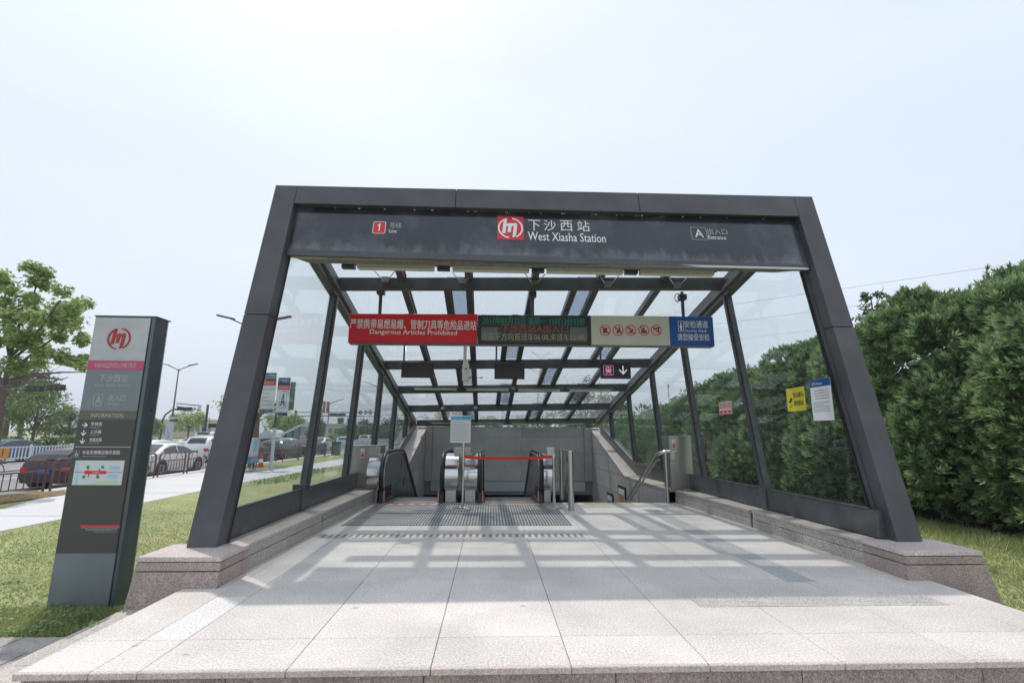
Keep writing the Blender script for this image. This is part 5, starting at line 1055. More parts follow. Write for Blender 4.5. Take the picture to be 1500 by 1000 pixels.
for k in range(26):
    a = random.random()*6.28; l_ = random.uniform(.04, .10); c = p+Vector((random.uniform(-.10, .12), random.uniform(-.06, .05), random.uniform(0, .05))); d = Vector((math.cos(a), math.sin(a), .45)); s_ = Vector((-math.sin(a), math.cos(a), 0))
    mb.add([c, c+d*l_*.5+s_*l_*.28, c+d*l_, c+d*l_*.5-s_*l_*.28], [(0, 1, 2, 3)])
obj('weed', mb, BROAD, None, label='small leafy weed growing at the corner of the left plinth', cat='weed')
mb = MB()
for i in range(500):
    a = random.random()*6.28; q = at(random.uniform(392, 520), 0, 24); l_ = random.uniform(.06, .15); c = Vector((random.uniform(-8.0, -6.9), random.uniform(17.5, 24.5), G0)); d = Vector((math.cos(a), math.sin(a), .8)); s_ = Vector((-math.sin(a), math.cos(a), 0))
    mb.add([c, c+d*l_*.5+s_*l_*.25, c+d*l_, c+d*l_*.5-s_*l_*.25], [(0, 1, 2, 3)])
o = obj('ground_cover', mb, BROAD, None, label='strip of low leafy ground cover at the path edge behind the left glass', cat='ground cover'); o['kind'] = 'stuff'

# ------------------------------------------------------------------ railing along the footpath
RAILM = mat('brown_painted_steel', (.13,.055,.045), .45, 0, .5, var=.15)
def rail_section(y0, y1, x, label, curl=True):
    t = thing('railing_section', label, 'railing', (x, (y0+y1)/2, G0), group='brown railing sections along the footpath'); z0, zt_, zr = G0, .46, .16
    for s, y in ((1, y0+.06), (-1, y1-.06)):
        obj('post', MB().tube([(x, y, z0), (x, y, zt_-.12), (x, y+s*.06, zt_-.03), (x, y+s*.16, zt_), (x, y+s*.62, zt_+.0)], .032, 8), RAILM, t, smooth=True)
        obj('scroll', MB().tube([(x, y+s*(.42+.2*math.cos(a)), zr+.04+.24*math.sin(a)) for a in [math.pi*(.0+.1*k) for k in range(11)]], .012, 5), RAILM, t)
    obj('top_rail', MB().beam((x, y0+.06, zr), (x, y1-.06, zr), .04, .035), RAILM, t); obj('bottom_rail', MB().beam((x, y0+.06, z0+.16), (x, y1-.06, z0+.16), .035, .03), RAILM, t)
    n = 9
    for k in range(1, n): y = y0+.06+(y1-y0-.12)*k/n; obj('baluster', MB().beam((x, y, z0+.17), (x, y, zr), .018, .018, (0, 1, 0)), RAILM, t)
ys = [11.0, 13.15, 15.3]+[15.3+0]*0
secs = [(13.2, 15.2, 'brown railing section at the left picture edge before the dark red car'), (15.32, 17.55, 'brown railing section just left of the totem'), (17.65, 19.9, 'brown railing section mostly hidden behind the totem'), (20.0, 21.75, 'brown railing section just right of the totem before the white car'), (21.85, 23.7, 'brown railing section at the front wheel of the white car'), (23.8, 25.8, 'brown railing section behind the left portal leg'),
        (26.6, 28.6, 'brown railing section behind the blue tricycle'), (28.7, 30.7, 'brown railing section seen through the left glass right of the tricycle'), (30.8, 33.2, 'brown railing section before the dark parked cars'), (33.3, 35.8, 'brown railing section farther along behind the first glass post'), (35.9, 38.4, 'brown railing section before the black sedan'), (38.5, 41, 'farthest brown railing section by the green bin')]
for y0, y1, lab in secs: rail_section(y0, y1, -12.6 if y0 < 30 else -12.3, lab)

# white traffic fence on the median
FW = mat('white_fence_paint', (.60,.64,.70), .5)
def fence_panel(y0, y1, x, label, board=False):
    t = thing('fence_panel', label, 'fence', (x, (y0+y1)/2, G0), group='white fence panels on the median')
    obj('post', MB().box((x-.04, y0, GS), (x+.04, y0+.07, .58)), FW, t)
    for z in (.44, -.12): obj('rail', MB().box((x-.02, y0+.07, z), (x+.02, y1, z+.05)), FW, t)
    n = 13
    for k in range(n): y = y0+.15+(y1-y0-.15)*k/n; obj('picket', MB().box((x-.012, y, -.2), (x+.012, y+.055, .50)), FW, t)
    if board:
        for q in range(3): obj('orange_board', MB().box((x+.021, y0+.5+q*.36, -.1), (x+.03, y0+.78+q*.36, .44)), mat('orange_board', (.62,.30,.04), .6), t)
names_f = ['at the left picture edge', 'with orange boards on it', 'left of the pale tree trunk', 'behind the dark red car', 'touching the totem outline', 'hidden behind the totem']
k = 0; y = 22.0
while y < 58:
    lab = ('white picket fence panel on the median '+names_f[k]) if k < 6 else ('white picket fence panel on the median seen right of the totem' if y < 45 else 'distant white picket fence panel on the median')
    fence_panel(y, y+2.6, -24.0, lab, board=(k == 1)); y += 2.66; k += 1
# second row of rails seen far away through the glass
for k in range(7):
    y0 = 46+k*5; x = -13.4; t = thing('fence_panel', ['nearest', 'second', 'third', 'fourth', 'fifth', 'sixth', 'farthest'][k]+' white street fence panel behind the brown railings, through the left glass', 'fence', (x, y0+2.4, G0), group='white fence panels far behind the glass')
    mb = MB(); mb.box((x-.02, y0, .45), (x+.02, y0+4.9, .5)); mb.box((x-.02, y0, -.2), (x+.02, y0+4.9, -.15)); obj('rail', mb, FW, t); mb = MB()
    for q in range(24): mb.box((x-.012, y0+q*.2, -.3), (x+.012, y0+q*.2+.05, .55))
    obj('pickets', mb, FW, t)['kind'] = 'stuff'

# ------------------------------------------------------------------ vehicles
TYRE = mat('tyre', (.015,.015,.016), .8); RIM = mat('wheel_rim', (.42,.42,.44), .35, .7); CGL = mat('car_glass', (.02,.026,.03), .06, 0, .8); TAIL = mat('tail_lamp_red', (.50,.02,.02), .25); HEADL = mat('head_lamp', (.6,.62,.65), .15); PLB = mat('number_plate_blue', (.01,.09,.42), .4); TRIMB = mat('car_black_trim', (.02,.02,.022), .5)
PROF = {   # x from rear(0) to front(1): belt height, roof height
 'sedan': (4.55, 1.80, 1.45, [(0,.80,.80),(.03,.92,.92),(.13,.98,1.0),(.22,.97,1.22),(.33,.95,1.42),(.48,.94,1.45),(.60,.93,1.38),(.70,.92,1.12),(.76,.92,.95),(.88,.84,.84),(.97,.70,.70),(1,.58,.58)], .17, .72),
 'hatch': (4.2, 1.80, 1.50, [(0,.80,.86),(.02,.95,1.05),(.06,.98,1.25),(.14,.98,1.44),(.32,.96,1.50),(.5,.94,1.48),(.60,.93,1.38),(.71,.92,1.10),(.76,.92,.95),(.88,.84,.84),(.97,.70,.70),(1,.58,.58)], .07, .73),
 'suv': (4.6, 1.86, 1.68, [(0,.90,1.0),(.02,1.02,1.2),(.06,1.05,1.5),(.12,1.06,1.64),(.3,1.04,1.68),(.5,1.03,1.66),(.60,1.02,1.52),(.70,1.02,1.2),(.75,1.02,1.06),(.88,.95,.95),(.97,.80,.80),(1,.62,.62)], .06, .72),
 'van': (4.9, 1.85, 2.0, [(0,1.0,1.3),(.01,1.1,1.7),(.04,1.1,1.95),(.1,1.1,2.0),(.4,1.1,2.0),(.7,1.1,1.96),(.80,1.1,1.75),(.90,1.08,1.3),(.94,1.02,1.06),(.98,.85,.85),(1,.62,.62)], .03, .9)}
def car(name, label, kind, paint, loc, heading, group='cars in the street', low=True, zoff=0.):
    """built with the rear at y=0 and the front at +y, wheels on z=0"""
    L_, W, H, pr, ca, cb = PROF[kind]; hw = W/2; t = thing(name, label, 'van' if kind == 'van' else 'car', (0, 0, 0), group=group); mb = MB(); rows = []
    N_ = 26; xs = sorted(set([i/N_ for i in range(N_+1)]+[.01, .03, .97, .99]))
    ip = lambda x, k: float(np.interp(x, [p[0] for p in pr], [p[k] for p in pr]))
    for x in xs:
        e = 1-.16*max(0, (x-.86)/.14)**2-.10*max(0, (.1-x)/.1)**2; w_ = hw*e; zb_, zr_ = ip(x, 1), ip(x, 2); zl = .20+.10*max(0, (x-.93)/.07)+.08*max(0, (.05-x)/.05)
        g_ = max(0., min(1, (zr_-zb_)/.45)); wr = w_*(.96-.20*g_)
        rows.append([(-w_*.93, x*L_, zl), (-w_, x*L_, zl+.15), (-w_, x*L_, (zl+zb_)/2+.06), (-w_*.955, x*L_, zb_), (-wr, x*L_, zr_-.05*g_), (-wr*.75, x*L_, zr_), (0, x*L_, zr_+.015), (wr*.75, x*L_, zr_), (wr, x*L_, zr_-.05*g_), (w_*.955, x*L_, zb_), (w_, x*L_, (zl+zb_)/2+.06), (w_, x*L_, zl+.15), (w_*.93, x*L_, zl)])
    k = 13; mb.add([p for r_ in rows for p in r_], [(i*k+j, (i+1)*k+j, (i+1)*k+j+1, i*k+j+1) for i in range(len(rows)-1) for j in range(k-1)]+[(i*k+12, (i+1)*k+12, (i+1)*k, i*k) for i in range(len(rows)-1)]+[tuple(range(k)), tuple((len(rows)-1)*k+j for j in range(k-1, -1, -1))])
    body = obj('body', mb, paint, t, smooth=True, local=True)
    # side windows follow the tapering cabin
    def side(x, f_, s):
        zb_, zr_ = ip(x, 1), ip(x, 2); g_ = max(0., min(1, (zr_-zb_)/.45)); wr = hw*(.96-.20*g_); a, b = (hw*.955, zb_), (wr, zr_-.05*g_)
        return (s*(a[0]+(b[0]-a[0])*f_+.008), x*L_, a[1]+(b[1]-a[1])*f_)
    xs_ = [ca+.05, ca+.12, ca+.20, (ca+cb)/2-.01, (ca+cb)/2+.01, cb-.14, cb-.07, cb-.02]
    for s in (-1, 1):
        for A_ in (xs_[:4], xs_[4:]):
            mb = MB(); lo = [side(x, .08, s) for x in A_]; hi = [side(x, .86, s) for x in A_]; n = len(A_)
            mb.add(lo+hi, [((i, i+1, i+1+n, i+n) if s > 0 else (i+1, i, i+n, i+1+n)) for i in range(n-1)]); obj('side_window', mb, CGL, t, local=True)
        for wy in (L_*.185, L_*.81):
            wh = obj('wheel', MB().disc((s*(hw-.105), wy, .32), .32, (1, 0, 0), .21, 20), TYRE, t, local=True); obj('rim', MB().disc((s*(hw-.09), wy, .32), .21, (1, 0, 0), .20, 16), RIM, wh, local=True)
            obj('wheel_arch', MB().disc((s*(hw-.16), wy, .36), .385, (1, 0, 0), .335, 20), TRIMB, t, local=True)
            mb = MB()
            for q in range(5): a = q*1.257; mb.beam((s*(hw+.013), wy, .32), (s*(hw+.013), wy+.19*math.cos(a), .32+.19*math.sin(a)), .012, .045, (1, 0, 0))
            obj('spokes', mb, TRIMB, wh, local=True)
        obj('tail_lamp', MB().box((s*hw*.62, -.012, ip(0, 1)-.14), (s*hw*.90, .12, ip(0, 1)+.02)), TAIL, t, bevel=.01, local=True); obj('head_lamp', MB().box((s*hw*.55, L_-.16, .56), (s*hw*.84, L_-.01, .68)), HEADL, t, bevel=.02, local=True)
        obj('mirror', MB().box((s*(hw+.02), L_*cb-.18, 1.0), (s*(hw+.16), L_*cb-.08, 1.12)), paint, t, bevel=.02, local=True)
    def cross(xa, xb, fa, fb, name):
        a_, b_ = sorted((xa, xb)); sg = -1 if name == 'rear_window' else 1; X_ = [a_]+[p[0] for p in pr if a_+.004 < p[0] < b_-.004]+[b_]; mb = MB(); V_ = []
        for x in X_:
            g_ = max(0., min(1, (ip(x, 2)-ip(x, 1))/.45)); wr = hw*(.96-.20*g_)*.74; z = ip(x, 2); V_ += [(-wr, x*L_+sg*.02, z+.016), (0, x*L_+sg*.02, z+.030), (wr, x*L_+sg*.02, z+.016)]
        mb.add(V_, [(3*i+j, 3*i+j+1, 3*i+j+4, 3*i+j+3) for i in range(len(X_)-1) for j in range(2)]); obj(name, mb, CGL, t, local=True)
    zs = [(p[0], p[2]-p[1]) for p in pr]
    ra, rb_ = (ca-.02, ca+.14) if kind == 'sedan' else (pr[1][0]+.004, pr[3][0]-.02)
    cross(ra, rb_, 0, 0, 'rear_window'); cross(cb+.01, cb-.105, 0, 0, 'windscreen')
    obj('rear_bumper', MB().box((-hw*.86, -.02, .26), (hw*.86, .08, .46)), TRIMB if low else paint, t, bevel=.02, local=True); obj('number_plate', MB().box((-.22, -.03, .58), (.22, -.005, .72)), PLB, t, local=True)
    obj('front_grille', MB().box((-hw*.45, L_-.06, .34), (hw*.45, L_+.005, .54)), TRIMB, t, local=True)
    t.location = (loc[0]*1.143, loc[1]*1.143+(-.2 if loc[1] < 20 else 0), loc[2]); t.rotation_euler = (0, 0, heading); return t
CP = lambda n_, c, r_=.25, m_=0.: mat(n_, c, r_, m_, .6)
Wt, Sv, Dk, Bl, Rd, Gy = CP('car_white', (.68,.69,.70)), CP('car_silver', (.42,.43,.45), .28, .5), CP('car_black', (.018,.018,.022)), CP('car_blue_grey', (.05,.08,.14)), CP('car_dark_red', (.038,.014,.024)), CP('car_grey', (.10,.11,.12), .28, .3)
G1 = GS+.012
car('parked_car', 'dark red hatchback with blue plate behind the railing, left of the totem', 'hatch', Rd, (-13.2, 15.9, G1), R(0)).scale = (1, 1, .93)
car('parked_car', 'white sedan with red tail lights behind the railing, right of the totem', 'sedan', Wt, (-13.75, 20.0, G1), R(0))
car('passing_car', 'white sport utility car with blue plate beyond the white sedan', 'suv', Wt, (at(291, 660, 30).x, 29.5, G1), R(1))
car('passing_van', 'white van beyond the white cars, right of the totem', 'van', Wt, (at(294, 650, 39).x, 39, G1), R(2))
car('passing_car', 'white car nose at the left picture edge beyond the railing', 'sedan', Wt, (-20.6, 17.2, G1), R(-8))
car('passing_car', 'dark blue grey sedan beyond the white fence at the far left', 'sedan', Bl, (-27.4, 27.8, G1), R(-4))
car('passing_car', 'white hatchback roof showing between the totem and the white sedan', 'hatch', Wt, (-17.3, 25.2, G1), R(0))
lst = [('sedan', Dk, -13.7, 27.0, 'black sedan parked behind the blue tricycle'), ('hatch', Gy, -13.6, 31.8, 'dark grey hatchback parked behind the railing, through the left glass'), ('sedan', Dk, -13.5, 36.4, 'black sedan behind the railing between the first two glass posts'), ('sedan', Sv, -17.2, 34.5, 'silver sedan in the nearest lane behind the glass'), ('sedan', Wt, -17.0, 41, 'white sedan in the lane behind the silver one'), ('suv', Sv, -20.5, 44, 'silver sport utility car in the middle lane far behind the glass'), ('sedan', Wt, -16.8, 49, 'white sedan farther along the nearest lane'), ('sedan', Gy, -20.4, 52, 'dark grey sedan in the middle lane far away'), ('hatch', Wt, -16.6, 57, 'small white hatchback far along the street'), ('sedan', Sv, -20.2, 61, 'silver sedan far along the street'), ('suv', Wt, -16.5, 66, 'white sport utility car at the far junction'), ('sedan', Wt, -27.5, 46, 'white sedan in the opposite lanes beyond the fence'), ('sedan', Sv, -27.5, 56, 'silver sedan in the opposite lanes near the mast'), ('sedan', Wt, -27.5, 36.5, 'white sedan in the opposite lanes right of the totem'), ('hatch', Wt, -12.9, 72, 'white car at the junction near the turquoise hoarding'), ('sedan', Sv, -9.4, 78, 'pale car at the junction behind the last glass posts')]
for kind, pa, x, y, lab in lst: car('passing_car' if abs(x) > 15 else 'parked_car', lab, kind, pa, (x, y, G1), 0)
# blue delivery tricycle
t = thing('delivery_tricycle', 'blue cargo tricycle with a pink and turquoise box on the footpath', 'tricycle', (0, 0, 0))
TB2 = mat('tricycle_blue', (.02,.15,.24), .4); BXM = mat('printed_box_pink', (.55,.42,.50), .6, var=.3, vscale=3); BXB = mat('printed_box_turquoise', (.04,.45,.50), .6)
obj('cargo_bed', MB().box((-.45, 0, .42), (.45, 1.3, .68)), TB2, t, bevel=.02, local=True); obj('frame_tube', MB().tube([(0, 1.2, .42), (0, 1.7, .4), (0, 2.0, .85)], .03, 8), TB2, t, local=True)
bx = obj('cargo_box', MB().box((-.44, .02, .70), (.44, 1.25, 1.52)), BXM, t, bevel=.01, local=True); obj('printed_patch', MB().box((-.2, -.0, .95), (.2, .018, 1.42)), BXB, bx, local=True); obj('printed_patch', MB().box((.442, .3, .9), (.446, .9, 1.4)), BXB, bx, local=True)
for x, y in ((-.42, .35), (.42, .35), (0, 2.05)):
    wh = obj('wheel', MB().tube([(x, y+.25*math.cos(a/16*6.283), .27+.25*math.sin(a/16*6.283)) for a in range(17)], .028, 6, False), TYRE, t, local=True); mb = MB().disc((x, y, .27), .05, (1, 0, 0), .08, 10)
    for q in range(8): a = q*.785; mb.beam((x, y, .27), (x, y+.24*math.cos(a), .27+.24*math.sin(a)), .008, .008, (1, 0, 0))
    obj('spokes', mb, RIM, wh, local=True)
obj('saddle', MB().box((-.12, 1.45, .80), (.12, 1.75, .88)), TRIMB, t, bevel=.03, local=True); obj('handlebar', MB().tube([(-.3, 1.85, 1.0), (0, 2.0, .95), (.3, 1.85, 1.0)], .014, 6), TRIMB, t, local=True)
q = at(367, 690, 22.6); t.location = (q.x-.2, 22.3, G0); t.rotation_euler = (0, 0, R(6)); t.scale = (.62, .7, .98)

# ------------------------------------------------------------------ street furniture
POLE = mat('dark_pole_paint', (.05,.055,.06), .5, 0, .4); POLEW = mat('pale_pole_wrap', (.5,.55,.58), .6)
def street_lamp(label, Y, px, py, arm=1.35, rise=.35, wrap=True, one=None, grp='twin-arm street lamps'):
    a = at(px, py, Y); t = thing('street_lamp', label, 'street lamp', (a.x, Y, GS), group=grp); r_ = .05+.0006*Y
    obj('pole', MB().tube([(a.x, Y, GS), (a.x, Y, a.z)], [r_*1.3, r_*.7], 8), POLE, t)
    if wrap: obj('pole_wrap', MB().tube([(a.x, Y, .6), (a.x, Y, 3.0)], r_*2.0, 8), POLEW, t)
    for s in (-1, 1):
        p = [(a.x, Y, a.z-.25), (a.x+s*arm*.3, Y, a.z+.05), (a.x+s*arm, Y, a.z+rise)]; obj('arm', MB().tube(p, r_*.6, 6), POLE, t); obj('lamp_head', MB().beam((a.x+s*arm*.75, Y, a.z+rise*.8), (a.x+s*(arm+.65), Y, a.z+rise+.12), .25, .09), POLE, t)
    return t
street_lamp('twin-arm street lamp standing clear of everything right of the totem', 60, 262, 540, 1.5, .5)
street_lamp('street lamp with its post hidden behind the left portal leg', 30, 371, 478, 1.6, .55)
tl_ = street_lamp('distant twin-arm street lamp with two red banners, seen through the left glass', 92, 482.5, 590, 1.9, .6)
street_lamp('twin-arm street lamp seen behind the fourth glass post', 80, 555, 566, 1.7, .6)
street_lamp('distant street lamp seen through the lower left of the glass roof', 100, 607, 612, 1.9, .5, False)
a = at(476, 596, 92)
for k in (0, 1):
    b = obj('banner', MB().box((at(473+k*5.5, 596, 92).x, 91.9, at(476, 605, 92).z), (at(476.8+k*5.5, 596, 92).x, 91.95, at(476, 588, 92).z)), mat('banner_dark_red', (.33,.06,.05), .6), tl_); obj('banner_print', MB().box((at(474+k*5.5, 596, 92).x, 91.86, at(476, 598, 92).z), (at(475.9+k*5.5, 596, 92).x, 91.9, at(476, 590, 92).z)), mat('banner_grey', (.35,.33,.3), .6), b)
def signal(t, x, y, z, n=3, w_=.34):
    c = obj('signal_head', MB().box((x-w_*n/2, y-.18, z-.2), (x+w_*n/2, y+.1, z+.2)), TRIMB, t, bevel=.03)
    for k in range(n): obj('lens', MB().disc((x-w_*n/2+w_*(k+.5), y-.19, z), .13, (0, 1, 0), .03, 12), mat('signal_lens_dark', (.06,.03,.03), .3), c); 
Y = 62; a = at(295, 594, Y); t = thing('traffic_signal', 'traffic signal mast with a cantilever arm of black signal heads, right of the lamp', 'traffic light', (a.x, Y, GS))
obj('mast', MB().tube([(at(294, 645, Y).x+.35, Y, GS), (at(294, 645, Y).x+.35, Y, a.z+.15)], .14, 8), POLE, t)
for dz in (0, -.55): obj('arm', MB().tube([(a.x, Y, a.z+dz), (at(258, 594, Y).x, Y, a.z+.25+dz*.6)], .06, 6), POLE, t)
for px in (265, 276): signal(t, at(px, 598.5, Y).x, Y, at(px, 598.5, Y).z, 2, .42)
obj('camera_box', MB().box((at(290, 596, Y).x, Y-.1, a.z-.4), (at(294, 596, Y).x, Y+.1, a.z-.1)), CREAM, t)
Y = 64; t = thing('curved_pole', 'dark curved gooseneck pole left of the traffic signal mast', 'pole', T(234, 645, Y)); x0 = at(234, 645, Y).x
zz = at(240, 599, Y).z; obj('pole', MB().tube([(x0, Y, GS), (x0, Y, zz-1.4), (x0+.25, Y, zz-.7), (x0+.9, Y, zz-.15), (at(258, 599, Y).x, Y, zz)], .1, 8), POLE, t, smooth=True); obj('head', MB().box((at(254, 600, Y).x, Y-.1, zz-.12), (at(260, 600, Y).x, Y+.1, zz+.05)), POLE, t)
t = thing('advert_column', 'pale lattice column with a black lamp on top beside the curved pole', 'column', T(248, 648, 58)); x0 = at(248.5, 630, 58).x; obj('column', MB().box((x0-.3, 57.8, GS), (x0+.3, 58.2, at(250, 617, 58).z)), POLEW, t); obj('lamp_top', MB().box((x0-.1, 57.9, at(250, 617, 58).z), (x0+.7, 58.1, at(250, 614, 58).z)), POLE, t)
obj('lattice', MB().beam((x0-.2, 57.78, 0), (x0+.2, 57.78, 1.2), .05, .02).beam((x0+.2, 57.78, .4), (x0-.2, 57.78, 1.8), .05, .02), mat('lattice_grey', (.3,.36,.42), .6), t)
Y = 34; t = thing('traffic_signal', 'horizontal traffic signals on a long arm in front of the trees at the far left', 'traffic light', T(-60, 640, Y)); x0 = at(-60, 640, Y).x
a, b = at(78, 566.5, Y), at(95, 572, Y); obj('mast', MB().tube([(x0, Y, GS), (x0, Y, a.z+.1)], .12, 8), POLE, t)
obj('arm', MB().tube([(x0, Y, a.z-.35), (a.x-1.1, Y, a.z-.2)], .05, 6), POLE, t); obj('upper_arm', MB().tube([(x0, Y, a.z+.3), (a.x-.2, Y, a.z+.32)], .04, 6), POLE, t); obj('tie', MB().tube([(at(25, 560, Y).x, Y, a.z+.3), (at(25, 560, Y).x, Y, a.z-.3)], .03, 6), POLE, t)
c = at(83, 567.5, Y); signal(t, c.x, Y, c.z, 3, .36); c = at(52, 569, Y); signal(t, c.x, Y, c.z, 3, .36)
Y = 75; t = thing('sign_gantry', 'long traffic gantry with signals, round signs and green sign boards behind the left glass', 'gantry', T(433, 650, Y)); x0, x1 = at(433, 605, Y).x, at(558, 605, Y).x; z1 = at(480, 604, Y).z
obj('mast', MB().tube([(x0, Y, GS), (x0, Y, z1+.3)], .16, 8), POLE, t)
for dz in (0, -.55): obj('arm', MB().tube([(x0, Y, z1+dz), (x1, Y, z1+dz+.05)], .06, 6), POLE, t)
for px in (489, 501): signal(t, at(px, 607.5, Y).x, Y-.2, z1-.3, 3, .38)
for px in (528.5, 536, 542.5): obj('round_sign', MB().disc((at(px, 604, Y).x, Y-.15, z1+.05), .33, (0, 1, 0), .05, 16), mat('grey_sign_disc', (.2,.2,.21), .6), t)
for px, w_, m in ((461, .55, GREENP), (499.5, .5, POLEW), (513, .45, POLEW)):
    sx = at(px, 613, Y).x; s_ = obj('sign_board', MB().box((sx-w_, Y-.1, z1-1.75), (sx+w_, Y-.05, z1-.7)), m, t); obj('sign_panel', MB().box((sx-w_*.7, Y-.13, z1-1.6), (sx+w_*.7, Y-.1, z1-.85)), POLEW if m is GREENP else GREENP, s_)
Y = 79.5; t = thing('blue_road_sign', 'small blue and white road sign on the distant lamp post behind the glass', 'sign', (at(553, 620, Y).x, Y, at(553, 625, Y).z)); obj('sign_plate', MB().box((at(551, 620, Y).x, Y, at(553, 624, Y).z), (at(556, 620, Y).x, Y+.05, at(553, 612, Y).z)), BLUE, t); obj('sign_symbol', MB().box((at(552.4, 620, Y).x, Y-.03, at(553, 622, Y).z), (at(554.6, 620, Y).x, Y, at(553, 618, Y).z)), WHITE, t)
Y = 70; t = thing('blue_road_sign', 'blue board beside the white van across the street', 'sign', T(299, 640, Y)); sx = at(299.5, 625, Y).x; obj('post', MB().tube([(sx, Y+.05, GS), (sx, Y+.05, 2.2)], .06, 6), POLE, t); obj('sign_plate', MB().box((sx-.3, Y-.03, at(299, 635, Y).z), (sx+.3, Y, at(299, 621, Y).z)), BLUE, t); obj('shelter_roof', MB().box((sx+.5, Y, at(299, 626, Y).z), (sx+2.6, Y+1, at(299, 620, Y).z)), TRIMB, t)
# station name boards on a pole, seen through the first left pane
Y = 24; NVY = mat('navy_print', (.01,.035,.12), .5); BW = mat('board_white', (.62,.63,.62), .5)
t = thing('bus_stop_sign', 'two tall white boards with navy and red headers, a large letter A', 'sign', T(397, 690, Y)); px0 = at(404, 600, Y).x
obj('pole', MB().tube([(px0, Y+.08, G0), (px0, Y+.08, 3.9)], .05, 8), POLE, t); obj('pole_wrap', MB().tube([(px0, Y+.08, G0), (px0, Y+.08, 1.5)], .085, 8), POLEW, t)
for i, (xa, xb, yt, yb) in enumerate(((383.5, 404, 546, 604), (406, 424.5, 553, 609))):
    a, b = at(xa, (yt+yb)/2, Y).x, at(xb, (yt+yb)/2, Y).x; zt_, zb_ = at(xa+8, yt, Y).z, at(xa+8, yb, Y).z; hh = zt_-zb_; fr = Frame((a, Y-.02-.0*i, zb_), (1, -.12, 0), (0, 0, 1)); w_ = (b-a)
    o = obj('board', plate(MB(), fr, 0, 0, w_, hh, -.05, 0), BW, t); obj('navy_header', plate(MB(), fr, 0, hh*.80, w_, hh, 0, .004), NVY, o); obj('red_band', plate(MB(), fr, 0, hh*.68, w_, hh*.80, 0, .004), REDP, o); obj('navy_foot', plate(MB(), fr, 0, 0, w_, hh*.09, 0, .004), NVY, o)
    if i: obj('lettering', poly2(poly2(poly2(MB(), fr, [(w_*.33, hh*.26), (w_*.43, hh*.26), (w_*.56, hh*.59), (w_*.47, hh*.59)], .001, .006), fr, [(w_*.61, hh*.26), (w_*.71, hh*.26), (w_*.57, hh*.59), (w_*.49, hh*.59)], .001, .0065), fr, [(w_*.41, hh*.335), (w_*.63, hh*.335), (w_*.61, hh*.385), (w_*.43, hh*.385)], .001, .007), NVY, o); obj('letter_frame', frame_line(MB(), fr, w_*.24, hh*.20, w_*.80, hh*.64, .015, .001, .004, .01), NVY, o); lettering(o, fr, '下沙西', w_*.3, hh*.87, w_*.72, hh*.94, WHITE2, 0, .006)
    else: print_lines(o, fr, w_*.08, w_*.92, hh*.96, hh*.84, 2, WHITE2, .005, 9, .5); print_lines(o, fr, w_*.12, w_*.9, hh*.62, hh*.14, 5, GREYP, .005, 10, .3)
    print_lines(o, fr, w_*.1, w_*.9, hh*.78, hh*.70, 1, mat('faded_orange2', (.55,.3,.15), .5), .005, 12, .6)
a, b = at(425.5, 580, Y+.5), at(433, 580, Y+.5); obj('green_back_board', MB().box((a.x-.25, Y+.35, at(428, 600, Y).z), (b.x, Y+.4, at(428, 558, Y).z)), mat('dull_green_board', (.12,.2,.16), .5), t)
c = at(383, 668, 25.5); t = thing('traffic_cone', 'orange red traffic cone behind the tricycle', 'traffic cone', (c.x, 25.5, G0)); obj('cone', MB().lathe((c.x, 25.5, G0), [(.18, 0), (.18, .03), (.14, .04), (.03, .7)], 14), mat('cone_red', (.6,.05,.03), .5), t); obj('white_collar', MB().lathe((c.x, 25.5, G0), [(.115, .25), (.08, .42)], 14), WHITE, t)
c = at(492, 660, 40); t = thing('litter_bin', 'dark green litter bin at the end of the railing', 'bin', (c.x, 40, G0)); obj('bin_body', MB().box((c.x-.3, 39.8, G0), (c.x+.3, 40.3, .5)), mat('bin_green', (.02,.07,.06), .5), t, bevel=.03); obj('bin_lid', MB().box((c.x-.33, 39.77, .501), (c.x+.33, 40.33, .58)), TRIMB, t, bevel=.02)

# ------------------------------------------------------------------ far buildings, hoarding, pylons
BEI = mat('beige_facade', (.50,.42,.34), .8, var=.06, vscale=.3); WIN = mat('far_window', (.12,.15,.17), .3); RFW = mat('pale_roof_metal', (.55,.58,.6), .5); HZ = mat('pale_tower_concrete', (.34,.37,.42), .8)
def far_building(label, pxa, pxb, py, Y, depth, floors, cols, wm, parap=.5, name='building'):
    a, b = at(pxa, py, Y), at(pxb, py, Y); t = thing(name, label, 'building', ((a.x+b.x)/2, Y, G0)); zt_ = (a.z+b.z)/2
    w_ = obj('wall', MB().box((a.x, Y, G0), (b.x, Y+depth, zt_)), wm, t); obj('roof', MB().box((a.x-.3, Y-.3, zt_+.002), (b.x+.3, Y+depth+.3, zt_+parap)), RFW, t)
    for f_ in range(floors):
        for c_ in range(cols):
            x = a.x+(b.x-a.x)*(c_+.2)/cols; z = G0+(zt_-G0)*(f_+.35)/floors; wi = obj('window', MB().box((x, Y-.03, z), (x+(b.x-a.x)/cols*.6, Y+.02, z+(zt_-G0)/floors*.4)), WIN, t)
    return t
far_building('long low beige building across the street right of the totem', 212, 312, 616, 150, 20, 1, 12, BEI)
far_building('long low beige building far behind the left glass wall', 395, 545, 622, 165, 20, 1, 16, BEI)
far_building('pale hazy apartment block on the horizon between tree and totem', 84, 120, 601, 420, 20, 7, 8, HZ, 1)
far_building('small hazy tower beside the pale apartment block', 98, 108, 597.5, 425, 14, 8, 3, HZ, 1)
t = thing('glass_entrance', 'small white and glass station entrance with a sloping roof across the street', 'building', T(415, 650, 52)); a, b = at(388, 645, 52), at(447, 620, 52); c = at(447, 648, 52)
